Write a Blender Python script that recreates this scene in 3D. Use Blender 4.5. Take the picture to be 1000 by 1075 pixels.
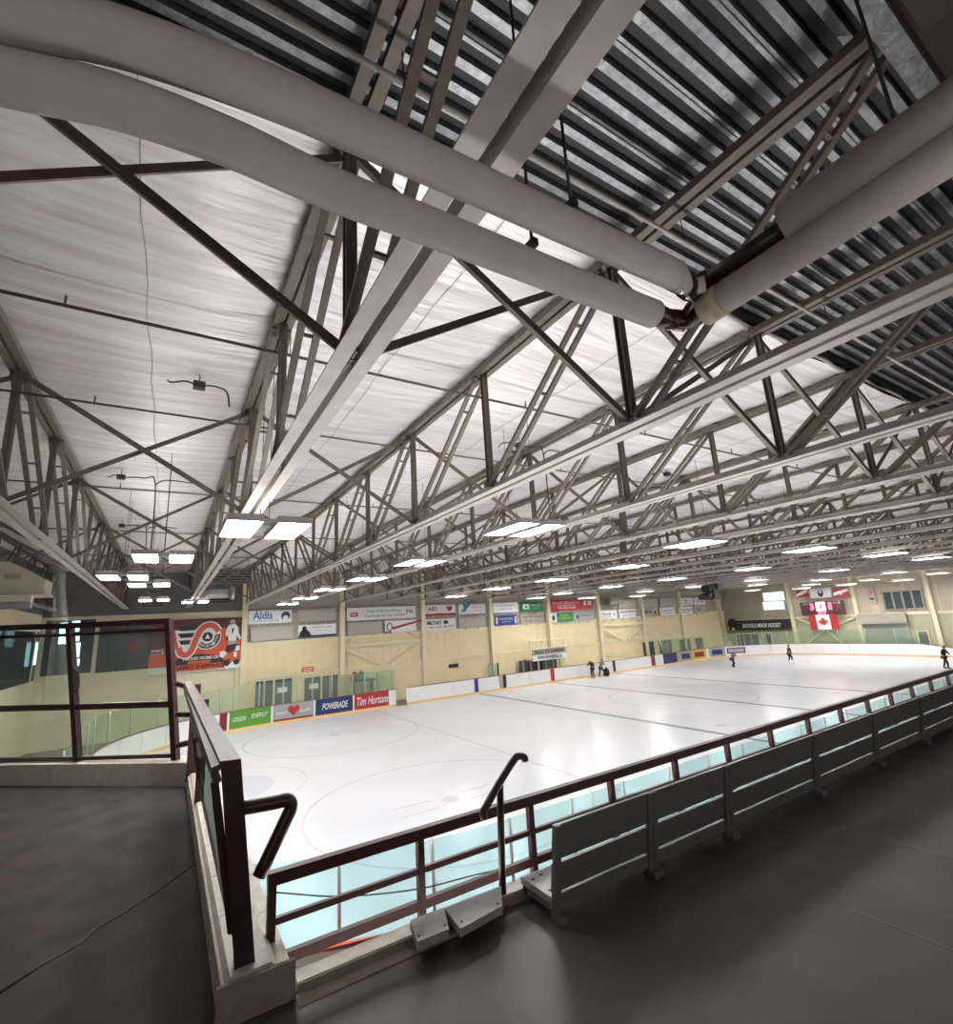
import bpy, math, random
from mathutils import Vector, Matrix
random.seed(7)
C = bpy.context.scene
COL = C.collection
for o in list(bpy.data.objects): bpy.data.objects.remove(o)

# ------------------------------------------------------------------ camera, world, exposure
EYE = 5.577                                   # eye height above the ice; all builders below work relative to the eye
FPX, CX, CY = 512.66, 500.0, 537.5
R0 = Vector((0.85022335, -0.5230415, -0.0595638))
R1 = Vector((-0.06606612, -0.21827178, 0.97364917))
R2 = Vector((-0.52226001, -0.82388411, -0.22013508))
cd = bpy.data.cameras.new('camera'); cam = bpy.data.objects.new('camera', cd); COL.objects.link(cam)
cd.sensor_fit = 'HORIZONTAL'; cd.sensor_width = 36.0; cd.lens = FPX / 1000 * 36.0
cd.clip_start = 0.05; cd.clip_end = 300
cam.matrix_world = Matrix(((R0.x, R1.x, R2.x, 0), (R0.y, R1.y, R2.y, 0), (R0.z, R1.z, R2.z, EYE), (0, 0, 0, 1)))
C.camera = cam
w = bpy.data.worlds.new('world'); C.world = w; w.use_nodes = True
w.node_tree.nodes['Background'].inputs[0].default_value = (0.75, 0.8, 0.9, 1)
w.node_tree.nodes['Background'].inputs[1].default_value = 0.05
C.view_settings.view_transform = 'Standard'; C.view_settings.look = 'None'
C.view_settings.gamma = 1; C.view_settings.use_curve_mapping = False
C.view_settings.exposure = 0.55
C.cycles.use_denoising = True
C.cycles.max_bounces = 10; C.cycles.diffuse_bounces = 5; C.cycles.transparent_max_bounces = 24
C.cycles.sample_clamp_indirect = 6
LAMP = 34.0                                   # emission of the high-bay tubes
UPL = 5.0                                    # upward glow added to the fixtures to brighten the foil
for i, lx in enumerate((-3.2, 3.0, 9.2, 17.0, 28.0)):   # unseen fill lamps added behind the camera
    al = bpy.data.lights.new('rear_fill_light', 'AREA'); al.shape = 'RECTANGLE'; al.size = 4.6; al.size_y = 1.8; al.energy = 55; al.color = (1.0, .93, .88)
    lo_ = bpy.data.objects.new('rear_fill_light', al); COL.objects.link(lo_); lo_.location = (lx, -1.72, .2); lo_.rotation_euler = (math.radians(122), 0, 0)

for lx in (-2.6, 1.6, 6.0, 11.0, 17.0):       # unseen fill lamps added below the platform edge, aimed at the near foil
    al = bpy.data.lights.new('fill_uplight', 'AREA'); al.shape = 'RECTANGLE'; al.size = 3.4; al.size_y = .9; al.energy = 180; al.color = (1.0, .97, .96)
    lo_ = bpy.data.objects.new('fill_uplight', al); COL.objects.link(lo_); lo_.location = (lx, 5.3, -4.3); lo_.rotation_euler = (math.radians(180), 0, 0)

def ray(px, py):
    a, b = (px - CX) / FPX, -(py - CY) / FPX
    return R0 * a + R1 * b - R2
def on_z(px, py, z): r = ray(px, py); return r * (z / r.z)
def on_y(px, py, y): r = ray(px, py); return r * (y / r.y)
def on_x(px, py, x): r = ray(px, py); return r * (x / r.x)
def project(p):
    p = Vector(p); d = -p.dot(R2)
    if d <= 0.01: return (-9999, -9999)
    return (CX + FPX * p.dot(R0) / d, CY - FPX * p.dot(R1) / d)

# ------------------------------------------------------------------ materials
def mat(name, col, rough=0.6, metal=0.0, noise=0.0, scale=6.0, bump=0.0, bscale=None, stretch=None, spec=0.5, darkcol=None, world=False):
    m = bpy.data.materials.new(name); m.use_nodes = True; nt = m.node_tree; b = nt.nodes['Principled BSDF']
    b.inputs['Base Color'].default_value = (*col, 1); b.inputs['Roughness'].default_value = rough
    b.inputs['Metallic'].default_value = metal; b.inputs['Specular IOR Level'].default_value = spec
    if noise or bump:
        tc = nt.nodes.new('ShaderNodeTexCoord'); mp = nt.nodes.new('ShaderNodeMapping')
        nt.links.new(tc.outputs['Object'], mp.inputs[0])
        if stretch: mp.inputs['Scale'].default_value = stretch
    if noise:
        n = nt.nodes.new('ShaderNodeTexNoise'); n.inputs['Scale'].default_value = scale; n.inputs['Detail'].default_value = 5
        nt.links.new(mp.outputs[0], n.inputs['Vector'])
        r = nt.nodes.new('ShaderNodeValToRGB'); r.color_ramp.elements[0].position = 0.3; r.color_ramp.elements[1].position = 0.7
        d = darkcol or tuple(c * (1 - noise) for c in col); l = tuple(min(1, c * (1 + noise * .5)) for c in col)
        r.color_ramp.elements[0].color = (*d, 1); r.color_ramp.elements[1].color = (*l, 1)
        nt.links.new(n.outputs[0], r.inputs[0]); nt.links.new(r.outputs[0], b.inputs['Base Color'])
    if bump:
        n2 = nt.nodes.new('ShaderNodeTexNoise'); n2.inputs['Scale'].default_value = bscale or scale; n2.inputs['Detail'].default_value = 6
        nt.links.new(mp.outputs[0], n2.inputs['Vector'])
        bp = nt.nodes.new('ShaderNodeBump'); bp.inputs['Strength'].default_value = bump; bp.inputs['Distance'].default_value = 0.05
        nt.links.new(n2.outputs[0], bp.inputs['Height']); nt.links.new(bp.outputs[0], b.inputs['Normal'])
    return m
def emit(name, col, s):
    m = bpy.data.materials.new(name); m.use_nodes = True; nt = m.node_tree; nt.nodes.clear()
    e = nt.nodes.new('ShaderNodeEmission'); o = nt.nodes.new('ShaderNodeOutputMaterial')
    e.inputs[0].default_value = (*col, 1); e.inputs[1].default_value = s; nt.links.new(e.outputs[0], o.inputs[0]); return m
def glassy(name, col, gloss=0.06, rough=0.02, fac_diff=0.0):
    m = bpy.data.materials.new(name); m.use_nodes = True; nt = m.node_tree; nt.nodes.clear()
    t = nt.nodes.new('ShaderNodeBsdfTransparent'); t.inputs[0].default_value = (*col, 1)
    g = nt.nodes.new('ShaderNodeBsdfGlossy'); g.inputs['Roughness'].default_value = rough
    mx = nt.nodes.new('ShaderNodeMixShader'); mx.inputs[0].default_value = gloss; o = nt.nodes.new('ShaderNodeOutputMaterial')
    nt.links.new(t.outputs[0], mx.inputs[1]); nt.links.new(g.outputs[0], mx.inputs[2])
    last = mx
    if fac_diff:
        d = nt.nodes.new('ShaderNodeBsdfDiffuse'); d.inputs[0].default_value = (.8, .85, .82, 1)
        m2 = nt.nodes.new('ShaderNodeMixShader'); m2.inputs[0].default_value = fac_diff
        nt.links.new(mx.outputs[0], m2.inputs[1]); nt.links.new(d.outputs[0], m2.inputs[2]); last = m2
    nt.links.new(last.outputs[0], o.inputs[0]); return m
M = {}
M['ice'] = mat('ice', (.63, .64, .675), .24, 0, .05, .35, .03, 2.0, spec=.32)
M['steel'] = mat('steel_paint', (.165, .137, .108), .5, .1, .18, 9)  # truss webs: their backlit darkness is put into the colour
M['chord'] = mat('steel_paint_lit', (.50, .47, .44), .45, .1, .12, 5)  # same truss steel, lightened in colour for ice glow on the bottom chords
M['foil'] = mat('foil', (.92, .91, .92), .36, .35, .20, 1.0, 1.0, 2.6, stretch=(0.30, 4.6, 1), darkcol=(.72, .69, .68))
M['seam'] = mat('foil_seam', (.45, .43, .42), .6, .2)
M['deck'] = mat('galvanised_deck', (.33, .335, .355), .36, .85, .3, 14, .15, 30)
M['pipe'] = mat('pipe_jacket', (.44, .395, .38), .62, 0, .08, 3)
M['pipe_dark'] = mat('bare_pipe', (.05, .038, .035), .4, .3)
M['pipe_end'] = mat('pipe_band', (.42, .36, .25), .5)
M['redvalve'] = mat('fitting_red', (.045, .013, .011), .35, .2)
M['chrome'] = mat('bolt_metal', (.6, .6, .62), .25, .9)
M['black'] = mat('black', (.015, .015, .017), .5)
M['maroon'] = mat('maroon_paint', (.045, .009, .011), .42, 0, .25, 12)
M['rail_top'] = mat('worn_maroon_paint', (.085, .052, .048), .5, 0, .35, 16)
M['floor_d'] = mat('rubber_floor', (.080, .070, .066), .45, 0, .25, 1.6, .08, 60, spec=.35)
M['floor_l'] = mat('concrete_floor', (.050, .041, .037), .8, 0, .45, 2.2, .10, 40, darkcol=(.035, .030, .028), spec=.22)
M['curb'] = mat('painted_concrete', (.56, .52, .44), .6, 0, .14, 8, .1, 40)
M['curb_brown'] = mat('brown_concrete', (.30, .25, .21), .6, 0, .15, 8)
M['bench'] = mat('grey_paint', (.15, .155, .158), .42, 0, .12, 14)
M['bench_seat'] = mat('grey_paint_seat', (.40, .40, .40), .4, 0, .12, 14)
M['plank'] = mat('grey_plank', (.33, .32, .31), .5, 0, .12, 14)
M['board'] = mat('board_white', (.80, .80, .79), .35, 0, .04, 2)
M['kick'] = mat('kick_yellow', (.80, .56, .24), .45)
M['kick_o'] = mat('kick_orange', (.78, .48, .30), .45)
M['cap'] = mat('cap_rail_dark', (.20, .09, .08), .45)
M['blue'] = mat('blue_print', (.03, .05, .22), .4); M['red'] = mat('red_print', (.45, .03, .03), .4)
M['darkred'] = mat('dark_red_print', (.22, .02, .03), .4); M['green'] = mat('green_print', (.10, .30, .03), .4)
M['dgreen'] = mat('deep_green_print', (.01, .22, .07), .4)
M['white'] = mat('white_print', (.82, .83, .83), .4); M['grey'] = mat('grey_print', (.37, .37, .365), .5)
M['tan'] = mat('tan_print', (.42, .385, .32), .5); M['yellow'] = mat('yellow_print', (.62, .45, .08), .5)
M['navy'] = mat('navy_print', (.02, .035, .13), .4); M['ink'] = mat('ink_black', (.02, .02, .022), .5)
M['orange'] = mat('orange_print', (.66, .11, .055), .5); M['skyblue'] = mat('light_blue_print', (.06, .22, .45), .5)
M['mauve'] = mat('dark_mauve_print', (.10, .03, .035), .5); M['skin'] = mat('skin', (.45, .27, .19), .5)
M['wall'] = mat('cream_wall', (.82, .71, .45), .7, 0, .07, .8)
M['wall_pale'] = mat('pale_cream_wall', (.82, .77, .58), .7, 0, .06, .8)
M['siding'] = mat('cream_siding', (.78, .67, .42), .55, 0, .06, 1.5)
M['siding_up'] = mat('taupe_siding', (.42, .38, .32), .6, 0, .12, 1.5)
M['bulk'] = mat('dark_grey_bulkhead', (.16, .16, .165), .7, 0, .15, 1.0)
M['column'] = mat('cream_column', (.78, .70, .50), .5)
M['end_lower'] = mat('green_cream_wall', (.46, .44, .30), .7, 0, .12, 1.0)
M['end_upper'] = mat('taupe_wall', (.36, .32, .26), .7, 0, .12, 1.0)
M['end_cream'] = mat('taupe_cream_wall', (.52, .455, .35), .7, 0, .1, 1.0)
M['blank'] = mat('beige_blank_sign', (.46, .43, .375), .5)
M['frame'] = mat('sign_back', (.30, .27, .23), .6)
M['doorglass'] = mat('dark_door_glass', (.07, .085, .10), .12, 0, .3, 3, spec=.6)
M['alu'] = mat('aluminium', (.55, .55, .54), .35, .7)
M['gatemetal'] = mat('roller_metal', (.36, .36, .35), .45, .3)
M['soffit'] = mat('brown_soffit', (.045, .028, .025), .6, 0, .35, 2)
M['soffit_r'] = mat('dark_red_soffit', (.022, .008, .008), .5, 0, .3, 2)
M['lens'] = emit('lamp_lens', (1.0, .98, .965), LAMP)
M['upfill'] = emit('upfill_glow', (1.0, .95, .90), UPL)
M['sky_win'] = emit('daylight_window', (.45, .72, .95), 2.2)
M['litpanel'] = emit('lit_score_panel', (.85, .95, .92), 0.8)
M['led'] = emit('red_led', (1.0, .10, .16), 3.0)
M['ledwhite'] = emit('score_lit_white', (1.0, .75, .75), 1.6)
M['glass'] = glassy('rink_glass', (.80, .95, .955), .03, .02, .05)
M['glass_far'] = glassy('rink_glass_far', (.86, .93, .84), .04, .05, .05)
M['pane'] = glassy('clear_pane', (.90, .94, .90), .05, .02, .03)
M['pane_dark'] = glassy('smoked_pane', (.42, .48, .46), .07, .03, .02)
M['net'] = glassy('net_film', (.93, .93, .93), .0, .5, .09)
M['line_dark'] = mat('ice_line_grey', (.27, .28, .30), .2); M['line_red'] = mat('ice_line_red', (.56, .50, .52), .15)
M['line_faint'] = mat('ice_line_faint', (.57, .53, .56), .2); M['crease'] = mat('ice_crease_blue', (.56, .58, .66), .2)
M['dot'] = mat('ice_dot_pink', (.62, .54, .57), .2)
M['olive'] = mat('jacket_olive', (.03, .035, .025), .8); M['coat'] = mat('coat_black', (.012, .012, .012), .8)
M['jgrey'] = mat('jacket_grey', (.16, .15, .15), .8); M['jtaupe'] = mat('jacket_taupe', (.22, .18, .16), .8)
M['hair'] = mat('hair_dark', (.03, .02, .015), .7)
M['duct'] = mat('cream_duct', (.50, .46, .36), .5)
M['ductmetal'] = mat('duct_metal', (.5, .5, .5), .3, .8)
M['conduit'] = mat('dark_conduit', (.03, .028, .028), .5)

# ------------------------------------------------------------------ mesh builder
class MB:
    def __init__(s): s.v = []; s.f = []; s.smooth = []
    def add(s, vs, fs, smooth=False):
        n = len(s.v); s.v += [tuple(v) for v in vs]
        for f in fs: s.f.append([i + n for i in f]); s.smooth.append(smooth)
        return s
    def box(s, a, b):
        x0, x1 = sorted((a[0], b[0])); y0, y1 = sorted((a[1], b[1])); z0, z1 = sorted((a[2], b[2]))
        return s.add([(x0, y0, z0), (x1, y0, z0), (x1, y1, z0), (x0, y1, z0), (x0, y0, z1), (x1, y0, z1), (x1, y1, z1), (x0, y1, z1)],
              [(0, 3, 2, 1), (4, 5, 6, 7), (0, 1, 5, 4), (1, 2, 6, 5), (2, 3, 7, 6), (3, 0, 4, 7)])
    def hexa(s, p): return s.add(p, [(0, 3, 2, 1), (4, 5, 6, 7), (0, 1, 5, 4), (1, 2, 6, 5), (2, 3, 7, 6), (3, 0, 4, 7)])
    def bar(s, p, q, wd, ht, up=(0, 0, 1), off=(0, 0)):
        p, q = Vector(p), Vector(q); d = (q - p).normalized(); up = Vector(up)
        sx = d.cross(up)
        if sx.length < 1e-4: sx = d.cross(Vector((0, 1, 0)))
        sx.normalize(); uz = sx.cross(d).normalized()
        o = sx * off[0] + uz * off[1]; a, b = sx * wd / 2, uz * ht / 2
        P = [p + o - a - b, p + o + a - b, q + o + a - b, q + o - a - b, p + o - a + b, p + o + a + b, q + o + a + b, q + o - a + b]
        return s.hexa(P)
    def tube(s, pts, r, n=12, caps=True, closed=False):
        pts = [Vector(p) for p in pts]; m = len(pts); rs = r if isinstance(r, (list, tuple)) else [r] * m
        d0 = (pts[1] - pts[0]).normalized(); ref = Vector((0, 0, 1)) if abs(d0.z) < .9 else Vector((1, 0, 0))
        vs = []
        u = d0.cross(ref).normalized()
        for i, p in enumerate(pts):
            if i == 0: d = pts[1] - pts[0]
            elif i == m - 1: d = pts[-1] - pts[-2]
            else: d = (pts[i + 1] - p).normalized() + (p - pts[i - 1]).normalized()
            d.normalize(); u = (u - d * u.dot(d)).normalized(); v = d.cross(u)
            for k in range(n):
                a = 2 * math.pi * k / n; vs.append(p + (u * math.cos(a) + v * math.sin(a)) * rs[i])
        fs = [(i * n + k, i * n + (k + 1) % n, (i + 1) * n + (k + 1) % n, (i + 1) * n + k) for i in range(m - 1) for k in range(n)]
        s.add(vs, fs, True)
        if caps:
            b = len(s.v) - len(vs)
            s.f.append([b + k for k in range(n)][::-1]); s.smooth.append(False)
            s.f.append([b + (m - 1) * n + k for k in range(n)]); s.smooth.append(False)
        return s
    def prism(s, pts, nrm, th):          # planar polygon extruded along nrm by th
        nrm = Vector(nrm).normalized() * th; pts = [Vector(p) for p in pts]; n = len(pts)
        return s.add(pts + [p + nrm for p in pts], [list(range(n))[::-1], list(range(n, 2 * n))] + [(i, (i + 1) % n, n + (i + 1) % n, n + i) for i in range(n)])
    def build(s, name, m, parent=None, kind=None):
        me = bpy.data.meshes.new(name)
        off = Vector((0, 0, 0)); q = parent
        while q is not None: off += q.location; q = q.parent
        me.from_pydata([(v[0] - off.x, v[1] - off.y, v[2] - off.z) for v in s.v], [], s.f)
        me.polygons.foreach_set('use_smooth', s.smooth); me.materials.append(m); me.update()
        o = bpy.data.objects.new(name, me); COL.objects.link(o); o.parent = parent
        if kind: o['kind'] = kind
        return o
def tag(o, label, cat, group=None, kind=None):
    o['label'] = label; o['category'] = cat
    if group: o['group'] = group
    if kind: o['kind'] = kind
    return o
def thing(name, loc, label, cat, group=None):
    o = bpy.data.objects.new(name, None); o.location = loc; o.empty_display_size = .2; COL.objects.link(o)
    return tag(o, label, cat, group)
def struct(name, loc=(0, 0, 0)):
    o = bpy.data.objects.new(name, None); o.location = loc; COL.objects.link(o); o['kind'] = 'structure'; return o
def copy_obj(o, parent, loc=None):
    c = o.copy(); COL.objects.link(c); c.parent = parent
    if loc is not None: c.location = loc
    return c
ORD = ['first', 'second', 'third', 'fourth', 'fifth', 'sixth', 'seventh', 'eighth', 'ninth', 'tenth', 'eleventh', 'twelfth', 'thirteenth', 'fourteenth',
       'fifteenth', 'sixteenth', 'seventeenth', 'eighteenth', 'nineteenth', 'twentieth']
TEXTS = []
def text(body, ctr, wd, ht, face, m, parent, shear=0.0, bold=0.0, name='lettering'):
    cu = bpy.data.curves.new(name, 'FONT'); cu.body = body; cu.align_x = 'CENTER'; cu.align_y = 'CENTER'; cu.size = 1
    cu.extrude = .004; cu.shear = shear; cu.offset = bold; cu.resolution_u = 3; cu.materials.append(m)
    o = bpy.data.objects.new(name, cu); COL.objects.link(o)
    off = Vector((0, 0, 0)); q = parent
    while q is not None: off += q.location; q = q.parent
    o.location = Vector(ctr) - off; o.parent = parent
    o.rotation_euler = {'Y': (math.pi / 2, 0, 0), 'X': (math.pi / 2, 0, -math.pi / 2)}[face] if isinstance(face, str) else face
    TEXTS.append((o, wd, ht)); return o

# ------------------------------------------------------------------ key dimensions (eye-relative)
ICE = -EYE; YF = 35.28; X0 = -1.22; XLE = -2.3; XR = X0 + 60.96; YN = YF - 25.91; RAD = 8.53
YW = 38.0; XE = 60.8; XL = -6.25; ZB = 2.1; ZT = 4.2; ZC = 4.42
def TX(k): return (0.535 + 1.61 * k) * ZB
YFOIL = 3.57; YDECK = 0.66
FL = -2.3                                    # mezzanine floor

# ================================================================== STRUCTURE
gnd = MB().box((-9, -2, ICE - .3), (XE + .5, YW + .5, ICE - .012)).build('floor', M['curb_brown'], kind='structure')

# --- ice sheet with painted markings
def rink_outline(inset=0.0, n=10):
    xl, xr, yn, yf, r = XLE + inset, XR - inset, YN + inset, YF - inset, RAD - inset
    P = []
    for cx, cy, a0 in ((xr - r, yf - r, 90), (xr - r, yn + r, 0), (xl + r, yn + r, -90), (xl + r, yf - r, -180)):
        for i in range(n + 1):
            a = math.radians(a0 - 90 * i / n); P.append((cx + r * math.cos(a), cy + r * math.sin(a)))
    return P
ice = MB().prism([(x, y, ICE - .01) for x, y in rink_outline(0, 16)][::-1], (0, 0, 1), .01).build('floor_ice', M['ice'], kind='structure')
def ring(cx, cy, r, wd, n=72, a0=0, a1=360, z=ICE + .006):
    b = MB(); vs = []; fs = []
    for i in range(n + 1):
        a = math.radians(a0 + (a1 - a0) * i / n)
        for rr in (r - wd / 2, r + wd / 2): vs.append((cx + rr * math.cos(a), cy + rr * math.sin(a), z))
    for i in range(n): fs.append((2 * i, 2 * i + 1, 2 * i + 3, 2 * i + 2))
    return b.add(vs, fs)
ft = .3048
def fx(f): return X0 + f * ft
for f, wd, m in ((75, .30, 'line_dark'), (100, .30, 'line_dark'), (125, .30, 'line_dark'), (46, .10, 'line_faint'), (154, .10, 'line_faint'), (11, .05, 'line_red'), (189, .05, 'line_red')):
    ext = 1.9 if f in (11, 189) else .02
    MB().box((fx(f) - wd / 2, YN + ext, ICE + .002), (fx(f) + wd / 2, YF - ext, ICE + .005)).build('ice_line', M[m], ice)
for f in (31, 169):
    for dy in (22, -22):
        yc = YF - 12.955 + dy * ft
        ring(fx(f), yc, 4.57, .09).build('faceoff_circle', M['line_faint'], ice)
        ring(fx(f), yc, .15, .3).build('faceoff_dot', M['dot'], ice)
        for sx in (-1, 1):
            for sy in (-1, 1):
                MB().box((fx(f) + sx * .6, yc + sy * .35, ICE + .004), (fx(f) + sx * 1.8, yc + sy * .42, ICE + .006)).build('ice_line', M['line_faint'], ice)
ring(fx(100), YF - 12.955, 4.57, .09).build('faceoff_circle', M['line_faint'], ice)
for f in (80, 120):
    for dy in (22, -22): ring(fx(f), YF - 12.955 + dy * ft, .15, .3).build('faceoff_dot', M['dot'], ice)
for f, a in ((11, -90), (189, 90)):
    ring(fx(f), YF - 12.955, 1.83 / 2, 1.83, 40, a, a + 180).build('goal_crease', M['crease'], ice)
    ring(fx(f), YF - 12.955, 3.0, .06, 40, a, a + 180).build('ice_line', M['line_faint'], ice)

# --- far long wall
wf = struct('wall_far', (0, YW, ICE))
MB().box((XL, YW, ICE), (TX(1) - .1, YW + .3, 1.75)).build('painted_wall', M['wall_pale'], wf)
MB().box((XL, YW, 1.76), (TX(1) - .1, YW + .3, ZC + .3)).build('bulkhead', M['bulk'], wf)
MB().box((TX(1) - .1, YW, ICE), (XE, YW + .3, -2.85)).build('masonry_band', M['wall'], wf)
MB().box((TX(1) - .1, YW + .1, -2.85), (XE, YW + .3, ZC + .3)).build('backing', M['siding_up'], wf)
cols = [1, 3, 5, 7, 9, 11, 13, 15, 17]
for i, k in enumerate(cols[:-1]):
    xa, xb = TX(k) + .18, TX(cols[i + 1]) - .18
    if k == 15: xb = XE
    n = max(6, int((xb - xa) / .62)); d = (xb - xa) / n
    for j in range(n):                                     # siding sheets, each a piece
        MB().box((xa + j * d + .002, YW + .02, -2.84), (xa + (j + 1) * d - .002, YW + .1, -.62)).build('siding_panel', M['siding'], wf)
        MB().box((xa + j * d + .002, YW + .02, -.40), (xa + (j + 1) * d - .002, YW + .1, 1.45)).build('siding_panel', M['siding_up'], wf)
    MB().box((xa, YW - .10, -.62), (xb, YW + .1, -.42)).build('girt', M['column'], wf)
    MB().box((xa, YW - .08, -2.95), (xb, YW + .1, -2.75)).build('girt', M['column'], wf)
    MB().box((xa, YW - .05, 1.45), (xb, YW + .1, 1.62)).build('girt', M['frame'], wf)
for k in cols[:-1] + [17]:
    b = MB(); x = TX(k) if k < 17 else XE - 1.2
    b.box((x - .17, YW - .36, ICE), (x + .17, YW - .32, ZC)); b.box((x - .17, YW - .04, ICE), (x + .17, YW, ZC)); b.box((x - .03, YW - .34, ICE), (x + .03, YW - .02, ZC))
    b.build('column', M['column'], wf)
for k in (3, 11):                                         # braced bays
    xa, xb = TX(k) + .2, TX(k + 2) - .2; xm = (xa + xb) / 2
    b = MB(); b.bar((xa, YW - .2, -1.15), (xb, YW - .2, -1.15), .16, .22); b.build('brace', M['column'], wf)
    for s in (xa, xb):
        MB().bar((s, YW - .2, -1.35), (xm + (.35 if s > xm else -.35), YW - .2, -2.75), .12, .13).build('brace', M['column'], wf)
        MB().bar((s + (.1 if s < xm else -.1), YW - .2, -1.1), (s + (1.0 if s < xm else -1.0), YW - .2, -.45), .08, .09).build('brace', M['column'], wf)
MB().box((TX(1) - .35, YW - .12, -2.98), (TX(3) - .2, YW, -2.75)).build('lintel', M['column'], wf)
MB().box((XL, YW - .06, 1.60), (TX(1) - .1, YW, 1.76)).build('trim_strip', M['wall_pale'], wf)
MB().box((TX(1) - .45, YW - .14, ICE), (TX(1) - .1, YW, 1.6)).build('pilaster', M['wall_pale'], wf)

# --- far end wall (scoreboard end)
we = struct('wall_end', (XE, 20, ICE))
def ex(px, py): return on_x(px, py, XE)
MB().box((XE, -2, ICE), (XE + .3, YW, -1.55)).build('masonry_lower', M['end_lower'], we)
ycA = ex(831, 640).y
MB().box((XE, ycA, -1.54), (XE + .3, YW, ZC + .3)).build('masonry_upper', M['end_upper'], we)
MB().box((XE, -2, -1.54), (XE + .3, ycA - .01, ZC + .3)).build('siding_upper', M['end_cream'], we)
for px in (831, 900, 980):
    y = ex(px, 640).y; b = MB(); b.box((XE - .36, y - .17, ICE), (XE - .32, y + .17, ZC)); b.box((XE - .04, y - .17, ICE), (XE, y + .17, ZC)); b.box((XE - .34, y - .03, ICE), (XE - .02, y + .03, ZC))
    b.build('column', M['column'], we)
for a, bq in (((835, 643), (898, 643)), ((902, 644), (976, 641)), ((984, 650), (1040, 650))):
    y0, y1 = ex(*a).y, ex(*bq).y; z = -1.62
    MB().box((XE - .12, y1, z - .12), (XE, y0, z + .12)).build('girt', M['column'], we)
for a, bq in (((833, 648), (866, 661)), ((897, 648), (866, 661)), ((842, 680), (866, 660)), ((890, 680), (866, 660))):
    MB().bar(on_x(*a, XE - .2), on_x(*bq, XE - .2), .14, .14).build('brace', M['column'], we)
for j in range(12):
    y = ycA - 1.0 - j * 2.4
    MB().box((XE - .02, y, -1.5), (XE, y + .04, 4.2)).build('panel_joint', M['column'], we)

# --- left end wall with lobby opening, right-hand mezzanine back wall, soffit
wl = struct('wall_left', (XL, 20, ICE))
MB().box((XL - .3, -2, ICE), (XL, YW, -1.75)).build('painted_wall', M['wall_pale'], wl)
MB().box((XL - .3, 24, .95), (XL, YW, 1.9)).build('painted_wall', M['wall'], wl)
MB().box((XL - .3, 24, 1.9), (XL, YW, ZC + .3)).build('bulkhead', M['bulk'], wl)
MB().box((XL - .3, -2, -1.75), (XL, 24, ZC + .3)).build('painted_wall', M['bulk'], wl)
MB().box((XL - 3.2, 22, -1.9), (XL - 3.0, YW + .3, 2)).build('lobby_wall', M['wall'], wl)
MB().box((XL - 3.2, 22, -1.9), (XL - .3, YW + .3, -1.76)).build('lobby_floor', M['curb_brown'], wl)
MB().box((XL - 3.2, 22, 1.9), (XL - .3, YW + .3, 2.0)).build('lobby_ceiling', M['soffit'], wl)
for y in (24.2, 28.4, 37.4):
    MB().box((XL - .2, y, -1.75), (XL - .05, y + .18, .95)).build('mullion', M['wall_pale'], wl)
for y0, y1 in ((24.4, 28.4), (28.6, 37.4)):
    MB().box((XL - .14, y0, -1.75), (XL - .10, y1, .95)).build('glass_pane', M['pane_dark'], wl)
wn = MB(); p0 = on_x(29, 674, XL - 2.95); p1 = on_x(48, 696, XL - 2.95)
wq = MB().box((XL - 2.99, min(p0.y, p1.y), p1.z), (XL - 2.95, max(p0.y, p1.y), p0.z)).build('window_pane', M['sky_win'], wl)
ym = (p0.y + p1.y) / 2
MB().box((XL - 2.95, ym - .06, p1.z), (XL - 2.9, ym + .06, p0.z)).build('mullion', M['black'], wl)
MB().box((XL - 2.95, min(p0.y, p1.y) - .3, (p0.z + p1.z) / 2 + .8), (XL - 2.9, max(p0.y, p1.y) + .3, (p0.z + p1.z) / 2 + .95)).build('lamp_strip', M['litpanel'], wl)
wb = struct('wall_back', (20, -1.8, ICE))
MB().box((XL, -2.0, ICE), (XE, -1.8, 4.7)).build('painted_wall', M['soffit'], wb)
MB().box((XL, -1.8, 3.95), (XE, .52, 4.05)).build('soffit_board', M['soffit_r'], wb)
MB().box((XL, .52, 3.9), (XE, YDECK, 4.7)).build('header_beam', M['deck'], wb)
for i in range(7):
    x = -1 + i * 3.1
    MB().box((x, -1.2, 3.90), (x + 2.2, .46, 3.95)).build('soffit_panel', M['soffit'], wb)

# --- ceiling: steel deck over the mezzanine, foil insulation over the rink
cl = struct('ceiling', (20, 20, ZC))
MB().box((XL - 3, -2, 4.73), (XE + .5, YW + .5, 4.78)).build('roof_slab', M['deck'], cl)
xs = [XL + i * 7.6 for i in range(10)]
pitch = .194; nr = int((YFOIL + .35 - YDECK) / pitch) + 1
prof = []
for i in range(nr):
    y = YDECK + i * pitch; prof += [(y, 4.60), (y + .074, 4.60), (y + .084, 4.71), (y + .184, 4.71)]
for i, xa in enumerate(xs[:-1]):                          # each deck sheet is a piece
    xb = xs[i + 1] - .02; b = MB(); n = len(prof)
    b.add([(xa, y, z) for y, z in prof] + [(xb, y, z) for y, z in prof] + [(xa, y, z + .006) for y, z in prof] + [(xb, y, z + .006) for y, z in prof],
          [(j, n + j, n + j + 1, j + 1) for j in range(n - 1)])
    b.build('deck_sheet', M['deck'], cl)
    b = MB()                                               # black strips painting in the shade inside the flutes
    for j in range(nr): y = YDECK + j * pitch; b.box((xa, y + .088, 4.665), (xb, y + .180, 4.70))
    b.build('flute_shade', M['black'], cl, kind='stuff')
for j in (3, 6, 9, 12):
    y = YDECK + j * pitch + .03
    MB().box((XL, y, 4.592), (XE, y + .006, 4.60)).build('deck_seam', M['black'], cl)
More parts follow.
